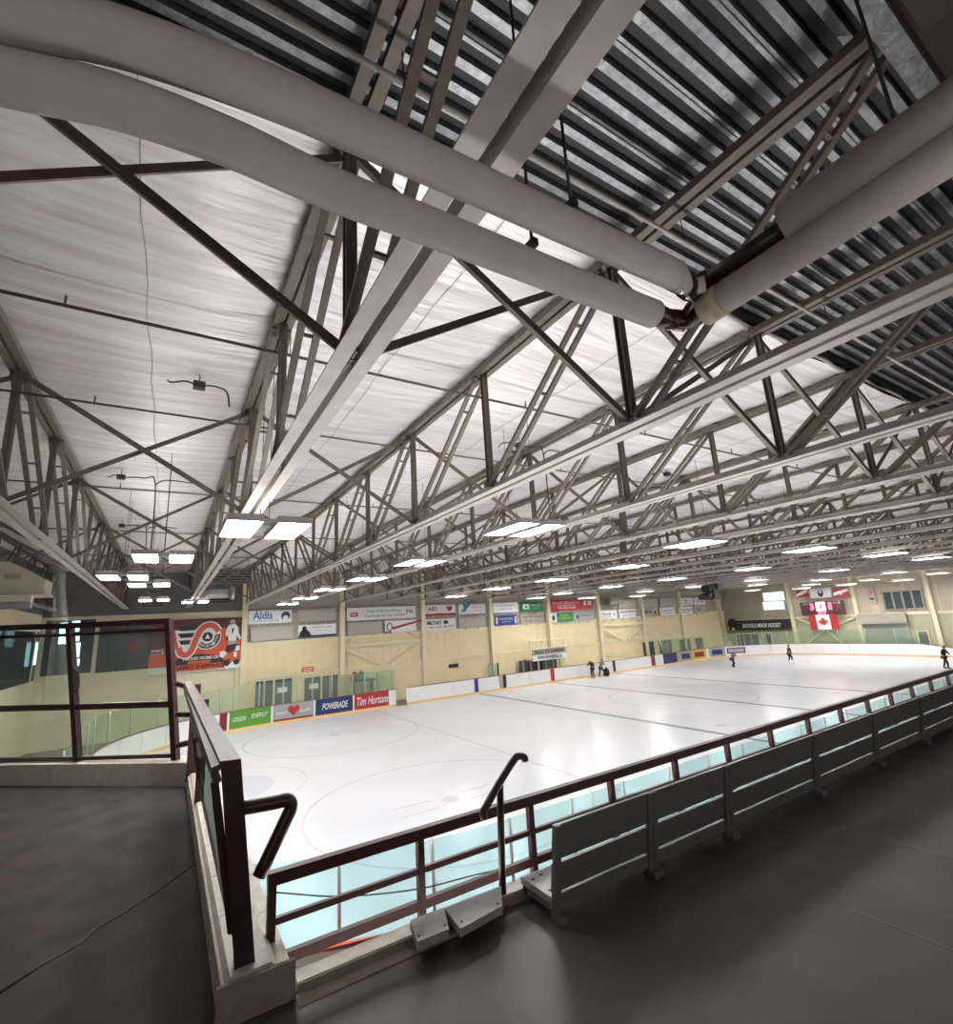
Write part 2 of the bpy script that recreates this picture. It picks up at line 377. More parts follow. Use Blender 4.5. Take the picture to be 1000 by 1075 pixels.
def foil(k):
    xa, xb = TX(k) + .02, TX(k + 1) - .02
    if xb > XE: xb = XE
    nx = 14; ny = 170 if k < 4 else 60; rnd = random.Random(k + 50); ph = [rnd.uniform(0, 6.28) for _ in range(8)]
    b = MB(); vs = []; fs = []
    for j in range(ny + 1):
        y = YFOIL + (YW - YFOIL) * j / ny
        for i in range(nx + 1):
            u = i / nx; x = xa + (xb - xa) * u
            sag = -.10 * math.sin(math.pi * u) ** .6 * (1 + .35 * math.sin(y * 1.1 + ph[0]))
            wr = .014 * math.sin(y * 7 + 2.2 * math.sin(x * 1.3 + ph[1]) + ph[2]) + .009 * math.sin(y * 15 + ph[3] + 3 * math.sin(x * 2.1 + ph[4])) + rnd.uniform(-.004, .004)
            vs.append((x, y, ZC + .05 + sag + wr))
    for j in range(ny):
        for i in range(nx):
            a = j * (nx + 1) + i; fs.append((a, a + nx + 1, a + nx + 2, a + 1))
    b.add(vs, fs, True); b.build('foil_sheet', M['foil'], cl)
    xm = xa + (xb - xa) * .52; pts = []
    for j in range(60):
        y = YFOIL + (YW - YFOIL) * j / 59
        pts.append((xm + .02 * math.sin(j * 1.7), y, ZC - .068 - .035 * math.sin(y * 1.1 + ph[0])))
    MB().tube(pts, .006, 4, False).build('foil_seam', M['seam'], cl)
for k in range(-3, 18): foil(k)
b = MB(); pts = [(XL - 3 + i * .5, YFOIL + .03 * math.sin(i * 1.9), ZC + .03) for i in range(136)]
b.tube(pts, .035, 6).build('foil_hem', M['seam'], cl)

# ================================================================== TRUSSES
PN = 3.05; Y00 = .5; NN = 13
def node(n): return Y00 + PN * n
def truss_meshes():
    out = []
    for s in (-1, 1):                                     # bottom chord: two angles with a gap
        b = MB(); b.box((s * .035, -1.2, 0), (s * .165, YW - .05, .014)); b.box((s * .035, -1.2, .014), (s * .05, YW - .05, .13)); out.append(('bottom_chord', b, M['chord']))
    for s in (-1, 1):
        b = MB(); b.box((s * .025, YDECK + .02, ZT - ZB + .10), (s * .13, YW - .05, ZT - ZB + .20)); out.append(('top_chord', b, M['steel']))
    for n in range(1, NN):
        y = node(n); b = MB()
        b.box((-.05, y - .045, .02), (.05, y - .03, ZT - ZB + .12)); b.box((-.05, y + .03, .02), (.05, y + .045, ZT - ZB + .12)); b.box((-.008, y - .045, .02), (.008, y + .045, ZT - ZB + .12))
        out.append(('vertical_strut', b, M['steel']))
        g = MB(); g.box((-.012, y - .17, .03), (.012, y + .2, .26)); out.append(('gusset_plate', g, M['steel']))
    for n in range(NN - 1):
        ya, yb = (node(n + 1), node(n)) if n < 6 else (node(n), node(n + 1))
        p, q = Vector((0, ya + (-.12 if n < 6 else .12), .10)), Vector((0, yb + (.1 if n < 6 else -.1), ZT - ZB + .08))
        b = MB()
        for s in (-1, 1): b.bar(p + Vector((s * .09, 0, 0)), q + Vector((s * .09, 0, 0)), .05, .075, (1, 0, 0)); 
        for t in (.2, .5, .8):
            c = p.lerp(q, t); b.bar(c - Vector((.09, 0, 0)), c + Vector((.09, 0, 0)), .04, .03)
        out.append(('diagonal_web', b, M['steel']))
    # cross bracing to the next truss and the tie at its foot
    D = TX(1) - TX(0)
    for n in (1, 3, 5, 7, 9, 11):
        y = node(n)
        b = MB(); b.bar((.03, y, ZT - ZB + .05), (D - .05, y, .12), .02, .085, (0, 0, 1)); b.bar((.03, y + .03, ZT - ZB + .05), (D - .05, y + .03, .12), .085, .015, (0, 0, 1))
        out.append(('cross_brace', b, M['steel']))
        b = MB(); b.bar((.05, y + .1, .12), (D - .03, y + .1, ZT - ZB + .05), .02, .075, (0, 0, 1)); out.append(('cross_brace', b, M['steel']))
    return out
protos = []
for nm, b, m in truss_meshes():
    o = b.build(nm, m); COL.objects.unlink(o); protos.append(o)
TL = {-2: 'steel roof truss nearest the left end wall, just beyond the left edge bay', -1: 'steel roof truss over the left platform, seen steeply from below at the left edge',
      0: 'nearest steel roof truss, its wide chord crossing behind both pipes overhead', 1: 'steel roof truss just beyond the red pipe elbows, chord rising to the top right'}
for k in range(-2, 17):
    lab = TL.get(k) or f'{ORD[k - 1]} steel roof truss past the red pipe elbows, counting toward the scoreboard'
    t = thing('roof_truss', (TX(k), 0, ZB), lab, 'truss', 'parallel steel trusses carrying the rink roof')
    for o in protos:
        if o.name.startswith('cross_brace') and k == 16: continue
        copy_obj(o, t)
for o in protos: bpy.data.objects.remove(o)

# ================================================================== PIPES OVERHEAD
ZP = 1.75
def smooth(pts, n=8):
    P = [Vector(p) for p in pts]; P = [P[0] * 2 - P[1]] + P + [P[-1] * 2 - P[-2]]; out = []
    for i in range(1, len(P) - 2):
        for j in range(n):
            t = j / n; a, b_, c, d = P[i - 1], P[i], P[i + 1], P[i + 2]
            out.append(.5 * ((2 * b_) + (c - a) * t + (2 * a - 5 * b_ + 4 * c - d) * t * t + (3 * b_ - a - 3 * c + d) * t ** 3))
    out.append(P[-2]); return out
up = [on_z(x, y, ZP + .05) for x, y in ((0, 12), (120, 38), (240, 80), (344, 123), (450, 171), (600, 240), (708, 289))]
up = [up[0] + (up[0] - up[1]) * 2.2] + up
lo = [on_z(x, y, ZP - .05) for x, y in ((0, 80), (120, 107), (240, 150), (344, 197), (450, 238), (600, 297), (686, 330))]
lo = [lo[0] + (lo[0] - lo[1]) * 3] + lo
t = thing('insulated_pipe', up[-1], 'thicker upper insulated grey pipe crossing under the nearest truss', 'pipe', 'insulated pipes overhead')
MB().tube(smooth(up), .078, 28).build('pipe_jacket', M['pipe'], t)
e = on_z(722, 303, ZP + .02)
MB().tube([up[-1], up[-1].lerp(e, .5), e, e + Vector((.05, -.07, 0))], [.070, .06, .05, .045], 16).build('end_cap', M['pipe'], t)
for q in (.35, .75):
    c = up[-1].lerp(e, q); MB().tube([c, c + Vector((0, 0, -.085))], .007, 8).build('bolt', M['chrome'], t)
t2 = thing('insulated_pipe', lo[-1], 'thinner lower insulated grey pipe crossing under the nearest truss', 'pipe', 'insulated pipes overhead')
MB().tube(smooth(lo), .079, 28).build('pipe_jacket', M['pipe'], t2)
e2 = on_z(706, 336, ZP - .03)
MB().tube([lo[-1], lo[-1].lerp(e2, .6), e2], [.07, .055, .05], 16).build('end_cap', M['redvalve'], t2)
# pipe running across the rink direction from the elbow to the right
wA, wB = on_z(742, 324, ZP - .05), on_z(1000, 158, ZP - .05); dW = (wB - wA)
t3 = thing('insulated_pipe', wA, 'insulated pipe slanting from the red elbows to the right edge', 'pipe', 'insulated pipes overhead')
MB().tube([wA, wA + dW * .5, wA + dW * 1.7], .088, 28).build('pipe_jacket', M['pipe'], t3)
MB().tube([wA - dW.normalized() * .02, wA + dW.normalized() * .10], .093, 28).build('end_band', M['pipe_end'], t3)
uA, uB = on_z(738, 298, ZP + .10), on_z(1000, 120, ZP + .10); dU = uB - uA
t4 = thing('insulated_pipe', uA, 'bare black pipe that goes into a fat insulation sleeve, above the slanting pipe', 'pipe', 'insulated pipes overhead')
MB().tube([uA, uA + dU * .5], .05, 20).build('bare_pipe', M['pipe_dark'], t4)
sA = uA.lerp(uB, .44)
MB().tube([sA - dU.normalized() * .012, sA, uA + dU * 1.6], [.105, .125, .125], 28).build('insulation_sleeve', M['pipe'], t4)
t5 = thing('pipe_elbow', e, 'dark red grooved pipe elbows and couplings where the pipes meet', 'fitting')
for a, bq, r in ((e, uA, .045), (e2, wA, .045)):
    mid = (a + bq) / 2 + Vector((.04, .04, -.01))
    MB().tube(smooth([a, mid, bq], 5), r, 16).build('elbow', M['redvalve'], t5)
    for c, d in ((a, mid - a), (bq, bq - mid)):
        d = d.normalized(); MB().tube([c - d * .035, c + d * .035], r + .018, 16).build('coupling', M['redvalve'], t5)
        for s in (-1, 1):
            bo = c + Vector((0, 0, s * (r + .02))); MB().tube([bo - d * .06, bo + d * .06], .008, 8).build('bolt', M['chrome'], t5)
MB().tube([e + Vector((.02, 0, 0)), e + Vector((.1, .03, -.02)), e2 + Vector((.06, 0, 0))], .03, 10).build('drain_tube', M['redvalve'], t5)
def hanger(px, py, top_px, top_py, zc, lab):
    p = on_z(px, py, zc + .12); q = on_z(top_px, top_py, 4.0); q = Vector((p.x + .05, p.y + .02, 4.55))
    t = thing('pipe_hanger', p, lab, 'hanger', 'threaded rods holding the overhead pipes')
    MB().tube([p + Vector((0, 0, -.02)), q], .008, 8).build('threaded_rod', M['black'], t)
    MB().box(p + Vector((-.018, -.03, -.03)), p + Vector((.018, .03, .01))).build('clamp', M['black'], t)
    MB().box(q + Vector((-.03, -.05, -.05)), q + Vector((.03, .05, .0))).build('beam_clip', M['black'], t)
hanger(599, 214, 590, 125, ZP + .05, 'black threaded rod clamped on the upper pipe, right of the nearest truss')
hanger(558, 255, 553, 170, ZP - .02, 'black threaded rod between the two pipes, below the nearest truss')
hanger(941, 133, 935, 80, ZP + .2, 'rod and bracket holding the fat insulation sleeve at the upper right')
# little bolts between the pipes by the elbows
# sprinkler pipes along the rink
def sprink(y, z, r, lab, x0=-6, x1=58, m='steel', heads=True):
    t = thing('sprinkler_pipe', (0, y, z), lab, 'pipe', 'long thin pipes running the length of the roof')
    MB().tube([(x0, y, z), (x1, y, z)], r, 8).build('pipe_run', M[m], t)
    x = x0 + 1.35
    while x < x1 and heads:
        MB().tube([(x, y, z - .02), (x, y, z + .13)], .014, 6).build('sprinkler_head', M[m], t); x += 3.38
    for k in range(-1, 17):
        if heads: MB().tube([(TX(k) + .12, y, z), (TX(k) + .12, y, z + .3)], .006, 5).build('hanger_rod', M['black'], t)
sprink(6.7, 3.9, .022, 'dark sprinkler pipe beyond the two thick pipes, nearest over the ice')
sprink(9.55, 3.9, .02, 'second dark sprinkler pipe over the ice from the thick pipes')
sprink(15.0, 3.9, .02, 'third dark sprinkler pipe over the ice from the thick pipes')
sprink(21.0, 3.9, .02, 'fourth dark sprinkler pipe over the ice, toward the banner wall')
sprink(27.0, 3.9, .02, 'sprinkler pipe over the far side of the ice near the banner wall')
sprink(2.62, 4.0, .022, 'light grey sprinkler pipe under the ribbed steel deck', m='chord')
# electrical boxes and conduits on the foil
def jbox(px, py, lab, drop=None, arms=((-.45, .1), (.55, .35))):
    p = on_z(px, py, 4.2); t = thing('junction_box', p, lab, 'junction box', 'black boxes with cables under the foil')
    MB().box(p + Vector((-.09, -.07, -.05)), p + Vector((.09, .07, .06))).build('box_body', M['conduit'], t); MB().tube([p, Vector((p.x, p.y, ZC + .02))], .01, 6).build('hanger_rod', M['conduit'], t)
    for dx, dz in arms:
        MB().tube(smooth([p, p + Vector((dx * .5, .02, .05)), p + Vector((dx, .05, 0)), p + Vector((dx * 1.15, .1, -dz))], 5), .014, 6).build('cable', M['conduit'], t)
    if drop is not None:
        MB().tube(smooth([p, p + Vector((.5, 0, .03)), p + Vector((.75, 0, -.12)), Vector((p.x + .78, p.y, drop))], 6), .016, 6).build('drop_cable', M['conduit'], t)
        MB().tube(smooth([p + Vector((.75, 0, -.12)), p + Vector((1.0, 0, .02)), p + Vector((1.7, 0, .0))], 6), .016, 6).build('cable', M['conduit'], t)
jbox(209, 405, 'black junction box with short cables on the foil left of the nearest truss', None, ((-.4, -.05), (.42, .25)))
jbox(127, 501, 'black junction box whose cable drops to the left light pair', 1.95, ((-.25, 0),))
jbox(128, 552, 'black junction box farther along with an arched drop cable, left bay', 1.95, ((.9, 0),))
jbox(545, 468, 'black junction box with arched cables between the first two trusses', 2.0, ((-.5, .1),))
jbox(700, 498, 'black junction box on the foil beyond the second truss', None, ((-.5, 0), (.3, .3)))

# ================================================================== LIGHTS
LP = [(277, 556, 'low twin light fixture hanging at the side of the nearest truss chord'), (172, 586, 'nearest twin light fixture left of the nearest truss'),
      (130, 606, 'twin light fixture beside the left truss, second row back'), (157, 614, 'twin light fixture left of the nearest truss, third row back'),
      (162, 630, 'small twin light fixture before the dark bulkhead'), (205, 632, 'twin light fixture at the foot of the nearest truss by the banner wall'),
      (549, 556, 'large twin light fixture over the middle of the near ice'), (440, 591, 'twin light fixture behind the large one, same column over the ice'),
      (385, 608, 'twin light fixture third in the column above the near faceoff circle'), (346, 619, 'twin light fixture fourth in the column toward the banner wall'),
      (320, 628, 'twin light fixture fifth in the column, near the banner wall'), (302, 634, 'twin light fixture last in the column, above the blue lettered banner'),
      (729, 571, 'twin light fixture right of the large one in the nearest row'), (849, 577, 'third twin light fixture in the nearest row from the truss'),
      (929, 582, 'fourth twin light fixture in the nearest row from the truss'), (977, 586, 'fifth twin light fixture in the nearest row, close to the right edge'),
      (658, 595, 'second row twin light fixture above the centre of the ice'), (789, 597, 'second row twin light fixture left of the scoreboard'),
      (875, 599, 'second row twin light fixture above the scoreboard'), (938, 601, 'second row twin light fixture above the dark gallery window'),
      (984, 602, 'second row twin light fixture at the right edge'), (578, 609, 'third row twin light fixture above the red banner'),
      (705, 608, 'third row twin light fixture left of the black speaker cluster'), (793, 609, 'twin light fixture right of the black speaker cluster'),
      (861, 609, 'third row twin light fixture above the white scoreboard banner'), (912, 609, 'third row twin light fixture above the crest poster'),
      (947, 609, 'third row twin light fixture over the dark gallery window'), (521, 618, 'fourth row twin light fixture above the heart sign'),
      (641, 616, 'fourth row twin light fixture above the red banner end'), (729, 616, 'fourth row twin light fixture left beside the speaker cluster'),
      (795, 614, 'small twin light fixture over the lit white panels'), (851, 614, 'small twin light fixture before the scoreboard banner'),
      (888, 614, 'small twin light fixture right of the scoreboard banner'), (478, 626, 'far twin light fixture above the white text sign'),
      (591, 623, 'far twin light fixture above the green sign'), (677, 621, 'far twin light fixture above the blank beige signs'),
      (790, 620, 'farthest twin light fixture by the lit white panels'), (563, 628, 'far twin light fixture close to the wall above the green sign'),
      (616, 628, 'far twin light fixture touching the top of the red banner'), (669, 626, 'far twin light fixture above the upper blank sign'),
      (840, 618, 'farthest twin light fixture left of the scoreboard banner')]
fix = None
def make_fixture(t):
    L, W = 1.42, .47; parts = []
    MB().box((-.62, -L / 2 - .04, .055), (.62, L / 2 + .04, .075)).build('housing', M['gatemetal'], None)
    return
def fixture_parts():
    P = []; L = 1.42
    b = MB()
    for s in (-1, 1): b.box((s * .60, -L / 2, .03), (s * .10, L / 2, .085)); b.box((s * .60, -L / 2, -.02), (s * .585, L / 2, .03)); b.box((s * .10, -L / 2, -.02), (s * .115, L / 2, .03))
    for s in (-1, 1): b.box((-.60, s * L / 2, -.02), (.60, s * (L / 2 - .015), .03))
    b.box((-.1, -.12, .04), (.1, .12, .12)); P.append(('housing', b, M['gatemetal']))
    for s in (-1, 1): P.append(('lamp_lens', MB().box((s * .575, -L / 2 + .03, .0), (s * .125, L / 2 - .03, .02)), M['lens']))
    for s in (-1, 1): P.append(('upfill_strip', MB().box((s * .55, -L / 2 + .05, .088), (s * .15, L / 2 - .05, .092)), M['upfill']))  # added glow strips on the fixture tops, lighting the ceiling
    for s in (-1, 1): P.append(('hanging_cable', MB().tube([(0, s * .45, 0), (0, s * .45, 1)], .006, 5), M['black']))
    return P
fp = []
for nm, b, m in fixture_parts():
    o = b.build(nm, m); COL.objects.unlink(o); fp.append(o)
for px, py, lab in LP:
    p = on_z(px, py, 1.66 if px == 277 else 1.9)
    s = min(1, 55.5 / p.x if p.x > 0 else 1, 34.6 / p.y); p = p * s
    t = thing('light_fixture', p, lab, 'ceiling light', 'twin panel light fixtures hung over the rink')
    for o in fp:
        c_ = copy_obj(o, t)
        if o.name.startswith('hanging'): c_.location.z = .08; c_.scale.z = ZC + .02 - p.z - .08
for i, (x, y) in enumerate([(13.2, 4.6), (26.4, 4.6), (39.8, 4.6)]): pass
for o in fp: bpy.data.objects.remove(o)

# ================================================================== DASHER BOARDS AND GLASS
SEG = []                                                # rink path as function of s, starting at far side left tangent
LX, LY, Q = XR - XLE - 2 * RAD, YF - YN - 2 * RAD, math.pi / 2 * RAD
TOT = 2 * LX + 2 * LY + 4 * Q
def path(s):
    s %= TOT
    if s < LX: return Vector((XLE + RAD + s, YF, 0)), Vector((0, 1, 0))
    s -= LX
    if s < Q: a = math.pi / 2 - s / RAD; n = Vector((math.cos(a), math.sin(a), 0)); return Vector((XR - RAD, YF - RAD, 0)) + n * RAD, n
    s -= Q
    if s < LY: return Vector((XR, YF - RAD - s, 0)), Vector((1, 0, 0))
    s -= LY
    if s < Q: a = -s / RAD; n = Vector((math.cos(a), math.sin(a), 0)); return Vector((XR - RAD, YN + RAD, 0)) + n * RAD, n
    s -= Q
    if s < LX: return Vector((XR - RAD - s, YN, 0)), Vector((0, -1, 0))
    s -= LX
    if s < Q: a = -math.pi / 2 - s / RAD; n = Vector((math.cos(a), math.sin(a), 0)); return Vector((XLE + RAD, YN + RAD, 0)) + n * RAD, n
    s -= Q
    if s < LY: return Vector((XLE, YN + RAD + s, 0)), Vector((-1, 0, 0))
    s -= LY
    a = math.pi - s / RAD; n = Vector((math.cos(a), math.sin(a), 0)); return Vector((XLE + RAD, YF - RAD, 0)) + n * RAD, n
def lerp(a, b, t): t = max(0, min(1, t)); return a + (b - a) * t
def tops(p):                                            # board top, glass top (lower on the near side)
    t = (p.y - 12.5) / 6
    return lerp(-5.40, -4.42, t), lerp(-3.98, -3.0, t)
def strip(s0, s1, z0, z1, o0, o1, n=None):              # z0/z1 numbers or functions of point
    n = n or max(1, int(abs(s1 - s0) / .45)); vs = []; fs = []
    for i in range(n + 1):
        p, nn = path(s0 + (s1 - s0) * i / n)
        a = z0(p) if callable(z0) else z0; b_ = z1(p) if callable(z1) else z1
        for o, z in ((o0, a), (o1, a), (o1, b_), (o0, b_)): q = p + nn * o; vs.append((q.x, q.y, z))
    for i in range(n):
        for k in range(4): fs.append((4 * i + k, 4 * i + (k + 1) % 4, 4 * (i + 1) + (k + 1) % 4, 4 * (i + 1) + k))
    fs += [(0, 3, 2, 1), (4 * n, 4 * n + 1, 4 * n + 2, 4 * n + 3)]
    return MB().add(vs, fs)
def s_of(px):
    best = None; i = 0
    for i in range(-260, 1400):
        s = i * .05
        if s > LX + Q * .9: break
        p, _ = path(s); q = project((p.x, p.y, ICE))
        d = abs(q[0] - px)
        if best is None or d < best[0]: best = (d, s)
    return best[1]
bd = thing('dasher_boards', (X0 + 30, YN, ICE), 'white dasher boards with yellow kick plate and green tinted glass around the ice', 'rink boards')
KT = ICE + .16
def board(s0, s1, m, kick='kick', cap=True, nm='board_panel'):
    o = strip(s0 + .012, s1 - .012, KT + .003, lambda p: tops(p)[0], .0, .09).build(nm, m, bd)
    strip(s0, s1, ICE - .005, KT, -.018, .09).build('kick_plate', M[kick], bd)
    if cap: strip(s0, s1, lambda p: tops(p)[0] + .003, lambda p: tops(p)[0] + .04, -.02, .13).build('cap_rail', M['cap'], bd)
    return o
far = [(230, 'darkred'), (238.5, 'green'), (284.8, 'grey'), (330, 'navy'), (371, 'red'), (409, 'board'), (416, None), (426.5, 'board'), (498.3, 'blue'), (502.3, 'board'), (524.5, 'tan'), (529, 'black'),
       (532, 'board'), (556, 'board'), (578.7, 'red'), (582.3, 'board'), (613, 'board'), (644, 'black'), (646.6, 'board'), (684.5, 'darkred'), (688.5, 'board'), (697, 'navy'), (711.5, 'tan'), (713.5, 'grey'), (727, 'yellow'),
       (742, 'board'), (745, 'grey'), (762, 'board'), (785, None)]
SS = [s_of(px) for px, _ in far]
for i in range(len(far) - 1):
    if far[i][1]: board(SS[i], SS[i + 1], M[far[i][1]])
def s_mid(i): return (SS[i] + SS[i + 1]) / 2
s = SS[-1]; send = LX + Q + LY + Q                       # far end boards
n = 12; d = (send - s) / n
for i in range(n): board(s + i * d, s + (i + 1) * d, M['board'], 'kick_o')
n = 18; d = LX / n                                      # near side
for i in range(n): board(send + i * d, send + (i + 1) * d, M['board'], 'board')
s = send + LX; n = 20; d = (TOT + SS[0] - s) / n
for i in range(n): board(s + i * d, s + (i + 1) * d, M['board'], 'board' if i < 9 else 'kick')
# white separators between the advertising panels
for i in (1, 2, 3, 4, 5):
    strip(SS[i] - .06, SS[i] + .06, KT, lambda p: tops(p)[0], -.012, .0).build('board_post', M['board'], bd)
# print on boards
ZM = -4.93
def bl(i): return SS[i + 1] - SS[i]
def board_text(body, i, wd, ht, m, zc, shear=.2, bold=0, du=0.0):
    s = s_mid(i) + du * bl(i); p, nn = path(s); ang = math.atan2(-nn.x, nn.y)
    tx = text(body, (p.x - nn.x * .045, p.y - nn.y * .045, zc), wd, ht, (math.pi / 2, 0, ang), m, bd, shear, bold)
board_text('POWERADE', 3, bl(3) * .66, .42, M['white'], ZM, .3, .02)
board_text('Tim Hortons', 4, bl(4) * .88, .55, M['white'], ZM, .35, .01)
board_text('GREEN', 1, bl(1) * .30, .26, M['white'], ZM + .02, .3, 0, -.26); board_text('ENERGY', 1, bl(1) * .38, .26, M['white'], ZM + .08, .3, 0, .20)
board_text('heart', 2, bl(2) * .24, .18, M['white'], ZM, 0, 0, -.28); board_text('health', 2, bl(2) * .26, .18, M['white'], ZM, 0, 0, .28)
def flat_shape(pts2, ctr, ux, uz, nrm, m, parent, th=.006, nm='print'):
    ctr, ux, uz = Vector(ctr), Vector(ux), Vector(uz)
    return MB().prism([ctr + ux * a + uz * b_ for a, b_ in pts2], nrm, th).build(nm, m, parent)
def heart(r): return [(r * 16 / 17 * math.sin(a) ** 3, r / 17 * (13 * math.cos(a) - 5 * math.cos(2 * a) - 2 * math.cos(3 * a) - math.cos(4 * a))) for a in [2 * math.pi * i / 24 for i in range(24)]]
p, nn = path(s_mid(2)); flat_shape(heart(.40), p - nn * .02 + Vector((0, 0, ZM + .1)), (nn.y, -nn.x, 0), (0, 0, 1), nn * 1, M['red'], bd)
s0_, s1_ = SS[2] + .1, SS[3] - .1
strip(s0_, s1_, KT + .005, KT + .12, -.012, .0).build('print_stripe', M['darkred'], bd)
for i, m in ((21, 'navy'), (23, 'navy'), (24, 'darkred'), (26, 'navy')):
    strip(SS[i] + bl(i) * .2, SS[i + 1] - bl(i) * .15, -5.2, -4.65, -.012, 0).build('print_block', M[m], bd)
strip(SS[27] + bl(27) * .08, SS[28] - bl(27) * .08, -5.22, -4.58, -.012, 0).build('print_block', M['ink'], bd)
strip(SS[27] + bl(27) * .14, SS[28] - bl(27) * .14, -5.1, -4.7, -.02, -.012).build('print_block', M['grey'], bd)
# the open gate gap in the far boards
# glass
gl = bd
def glass(s0, s1, m, step=1.35, par=None):
    n = max(1, round((s1 - s0) / step)); d = (s1 - s0) / n; par = par or gl
    for i in range(n):
        strip(s0 + i * d + .02, s0 + (i + 1) * d - .02, lambda p: tops(p)[0] + .042, lambda p: tops(p)[1], .035, .047).build('glass_pane', m, par)
        p, nn = path(s0 + i * d); zt = tops(p)
        ps = p + nn * .06; MB().tube([(ps.x, ps.y, zt[0] + .04), (ps.x, ps.y, zt[1] + .03)], .032, 6).build('glass_post', M['alu'], par)
glass(send + LX - 18 * 1.69, send + LX + Q + .1, M['glass'], 1.69)
glass(send + LX + Q + .1, TOT + SS[0], M['glass_far'], 1.9)
glass(SS[0], SS[6], M['glass_far'], 2.2)
gl2 = bd
glass(SS[21], LX + Q + LY, M['glass_far'], 2.4, gl2)
# dark cable lying against the near glass
t = tag(MB().tube(smooth([on_y(290, 937, 10.0), on_y(360, 941, 9.6), on_y(440, 933, 9.25), on_y(500, 918, 9.2), on_y(560, 905, 9.2)], 6), .012, 6).build('cable', M['conduit']), 'thin dark cable drooping along the near rink glass', 'cable')
# red barrier outside the near boards
tag(MB().hexa([on_z(322, 1004, -5.4), on_z(372, 990, -5.4), on_z(398, 984, -5.4), on_z(330, 998, -5.4), on_z(322, 1001, -5.2), on_z(372, 989, -5.2), on_z(396, 982, -5.2), on_z(330, 994, -5.2)]).build('floor_mat', M['orange']), 'orange red mat on the floor below the near railing', 'mat')

# ================================================================== SIGNS ON THE FAR WALL
YS = YW - .22
def sign(px0, px1, pt, pb, m, lab, group='sponsor signs high on the far wall', frame=True):
    a = on_y(px0, pt, YS); b_ = on_y(px1, pb, YS); c = on_y(px0, pb, YS)
    x0, x1, z1, z0 = a.x, on_y(px1, pt, YS).x, a.z, c.z
    t = thing('wall_sign', ((x0 + x1) / 2, YS, z0), lab, 'sign', group)
    MB().box((x0, YS, z0), (x1, YS + .06, z1)).build('sign_panel', m, t)
    b = MB()
    for x in (x0 + (x1 - x0) * .25, x0 + (x1 - x0) * .75): b.box((x - .03, YS + .06, z0 - .18), (x + .03, YS + .14, z1))
    b.build('bracket', M['column'], t)
    t['dims'] = (x0, x1, z0, z1)
    return t, x0, x1, z0, z1
def stext(S, body, u, v, wu, hv, m, shear=0, bold=0, name='lettering'):
    t, x0, x1, z0, z1 = S
    return text(body, (x0 + (x1 - x0) * u, YS - .006, z0 + (z1 - z0) * v), (x1 - x0) * wu, (z1 - z0) * hv, 'Y', m, t, shear, bold, name)
def sblock(S, u0, u1, v0, v1, m, nm='print_block', d=.008):
    t, x0, x1, z0, z1 = S
    return MB().box((x0 + (x1 - x0) * u0, YS - d, z0 + (z1 - z0) * v0), (x0 + (x1 - x0) * u1, YS, z0 + (z1 - z0) * v1)).build(nm, m, t)
def sdisc(S, u, v, r, m, n=20, d=.01, sx=1.0, nm='print_disc'):
    t, x0, x1, z0, z1 = S; c = (x0 + (x1 - x0) * u, YS - d, z0 + (z1 - z0) * v); r *= (z1 - z0)
    return flat_shape([(sx * r * math.cos(2 * math.pi * i / n), r * math.sin(2 * math.pi * i / n)) for i in range(n)], c, (1, 0, 0), (0, 0, 1), (0, 1, 0), m, t, .004, nm)
S = sign(261, 306, 641.5, 655.5, M['white'], 'white banner with large blue lettering and a dark arch emblem, upper left of wall')
stext(S, 'Aldis', .33, .6, .46, .62, M['skyblue'], 0, .03); stext(S, 'PLUMBING & HEATING', .4, .2, .6, .16, M['skyblue'])
sdisc(S, .86, .52, .34, M['navy']); sdisc(S, .86, .36, .2, M['white'], d=.016)
S = sign(263.5, 307.5, 659, 673.5, M['blank'], 'blank beige sign below the large blue lettered banner')
S = sign(312, 352, 640, 653, M['blank'], 'blank beige sign above the banner with the portrait')
S = sign(313, 352.5, 656.5, 669.5, M['white'], 'white banner with a dark suited portrait and a blue base stripe')
sblock(S, .0, 1, .0, .14, M['navy']); sdisc(S, .16, .62, .2, M['skin']); sdisc(S, .16, .74, .16, M['hair'], d=.014)
flat_shape([(-.4, 0), (.55, 0), (.35, .38), (.1, .55), (-.12, .55), (-.32, .35)], (S[1] + .16 * (S[2] - S[1]), YS - .01, S[3]), (1, 0, 0), (0, 0, 1), (0, 1, 0), M['ink'], S[0])
stext(S, 'Member for your community', .64, .78, .5, .14, M['navy']); stext(S, 'working for you', .6, .5, .36, .13, M['grey'])
S = sign(364, 436, 638.5, 652, M['white'], 'widest white banner with a red emblem and two lines of script')
stext(S, 'Proud To Be Part Of Your', .52, .68, .5, .22, M['dgreen'], .2); stext(S, 'Community For Over 50 Years', .54, .3, .58, .24, M['ink'], .2)
sblock(S, .045, .15, .3, .62, M['red']); sblock(S, .06, .13, .42, .5, M['white'], d=.014); stext(S, 'JPT PHS', .9, .52, .1, .4, M['ink'], 0, .02)
S = sign(365, 401, 654, 667, M['blank'], 'blank beige sign under the widest white banner')
S = sign(404, 436.5, 652, 664.5, M['white'], 'white sign with a blue ring and red swoosh')
sdisc(S, .14, .5, .34, M['navy'], sx=.8); sdisc(S, .14, .5, .26, M['white'], sx=.7, d=.016)
flat_shape([(0, 0), (2.9, .55), (2.9, .42), (.1, -.18)], (S[1] + .55, YS - .01, S[3] + .4), (1, 0, 0), (0, 0, 1), (0, 1, 0), M['red'], S[0]); sblock(S, 0, .2, 0, .12, M['red'])
S = sign(446, 477.5, 635.5, 647, M['white'], 'white sign lettered AED with a red heart and red base')
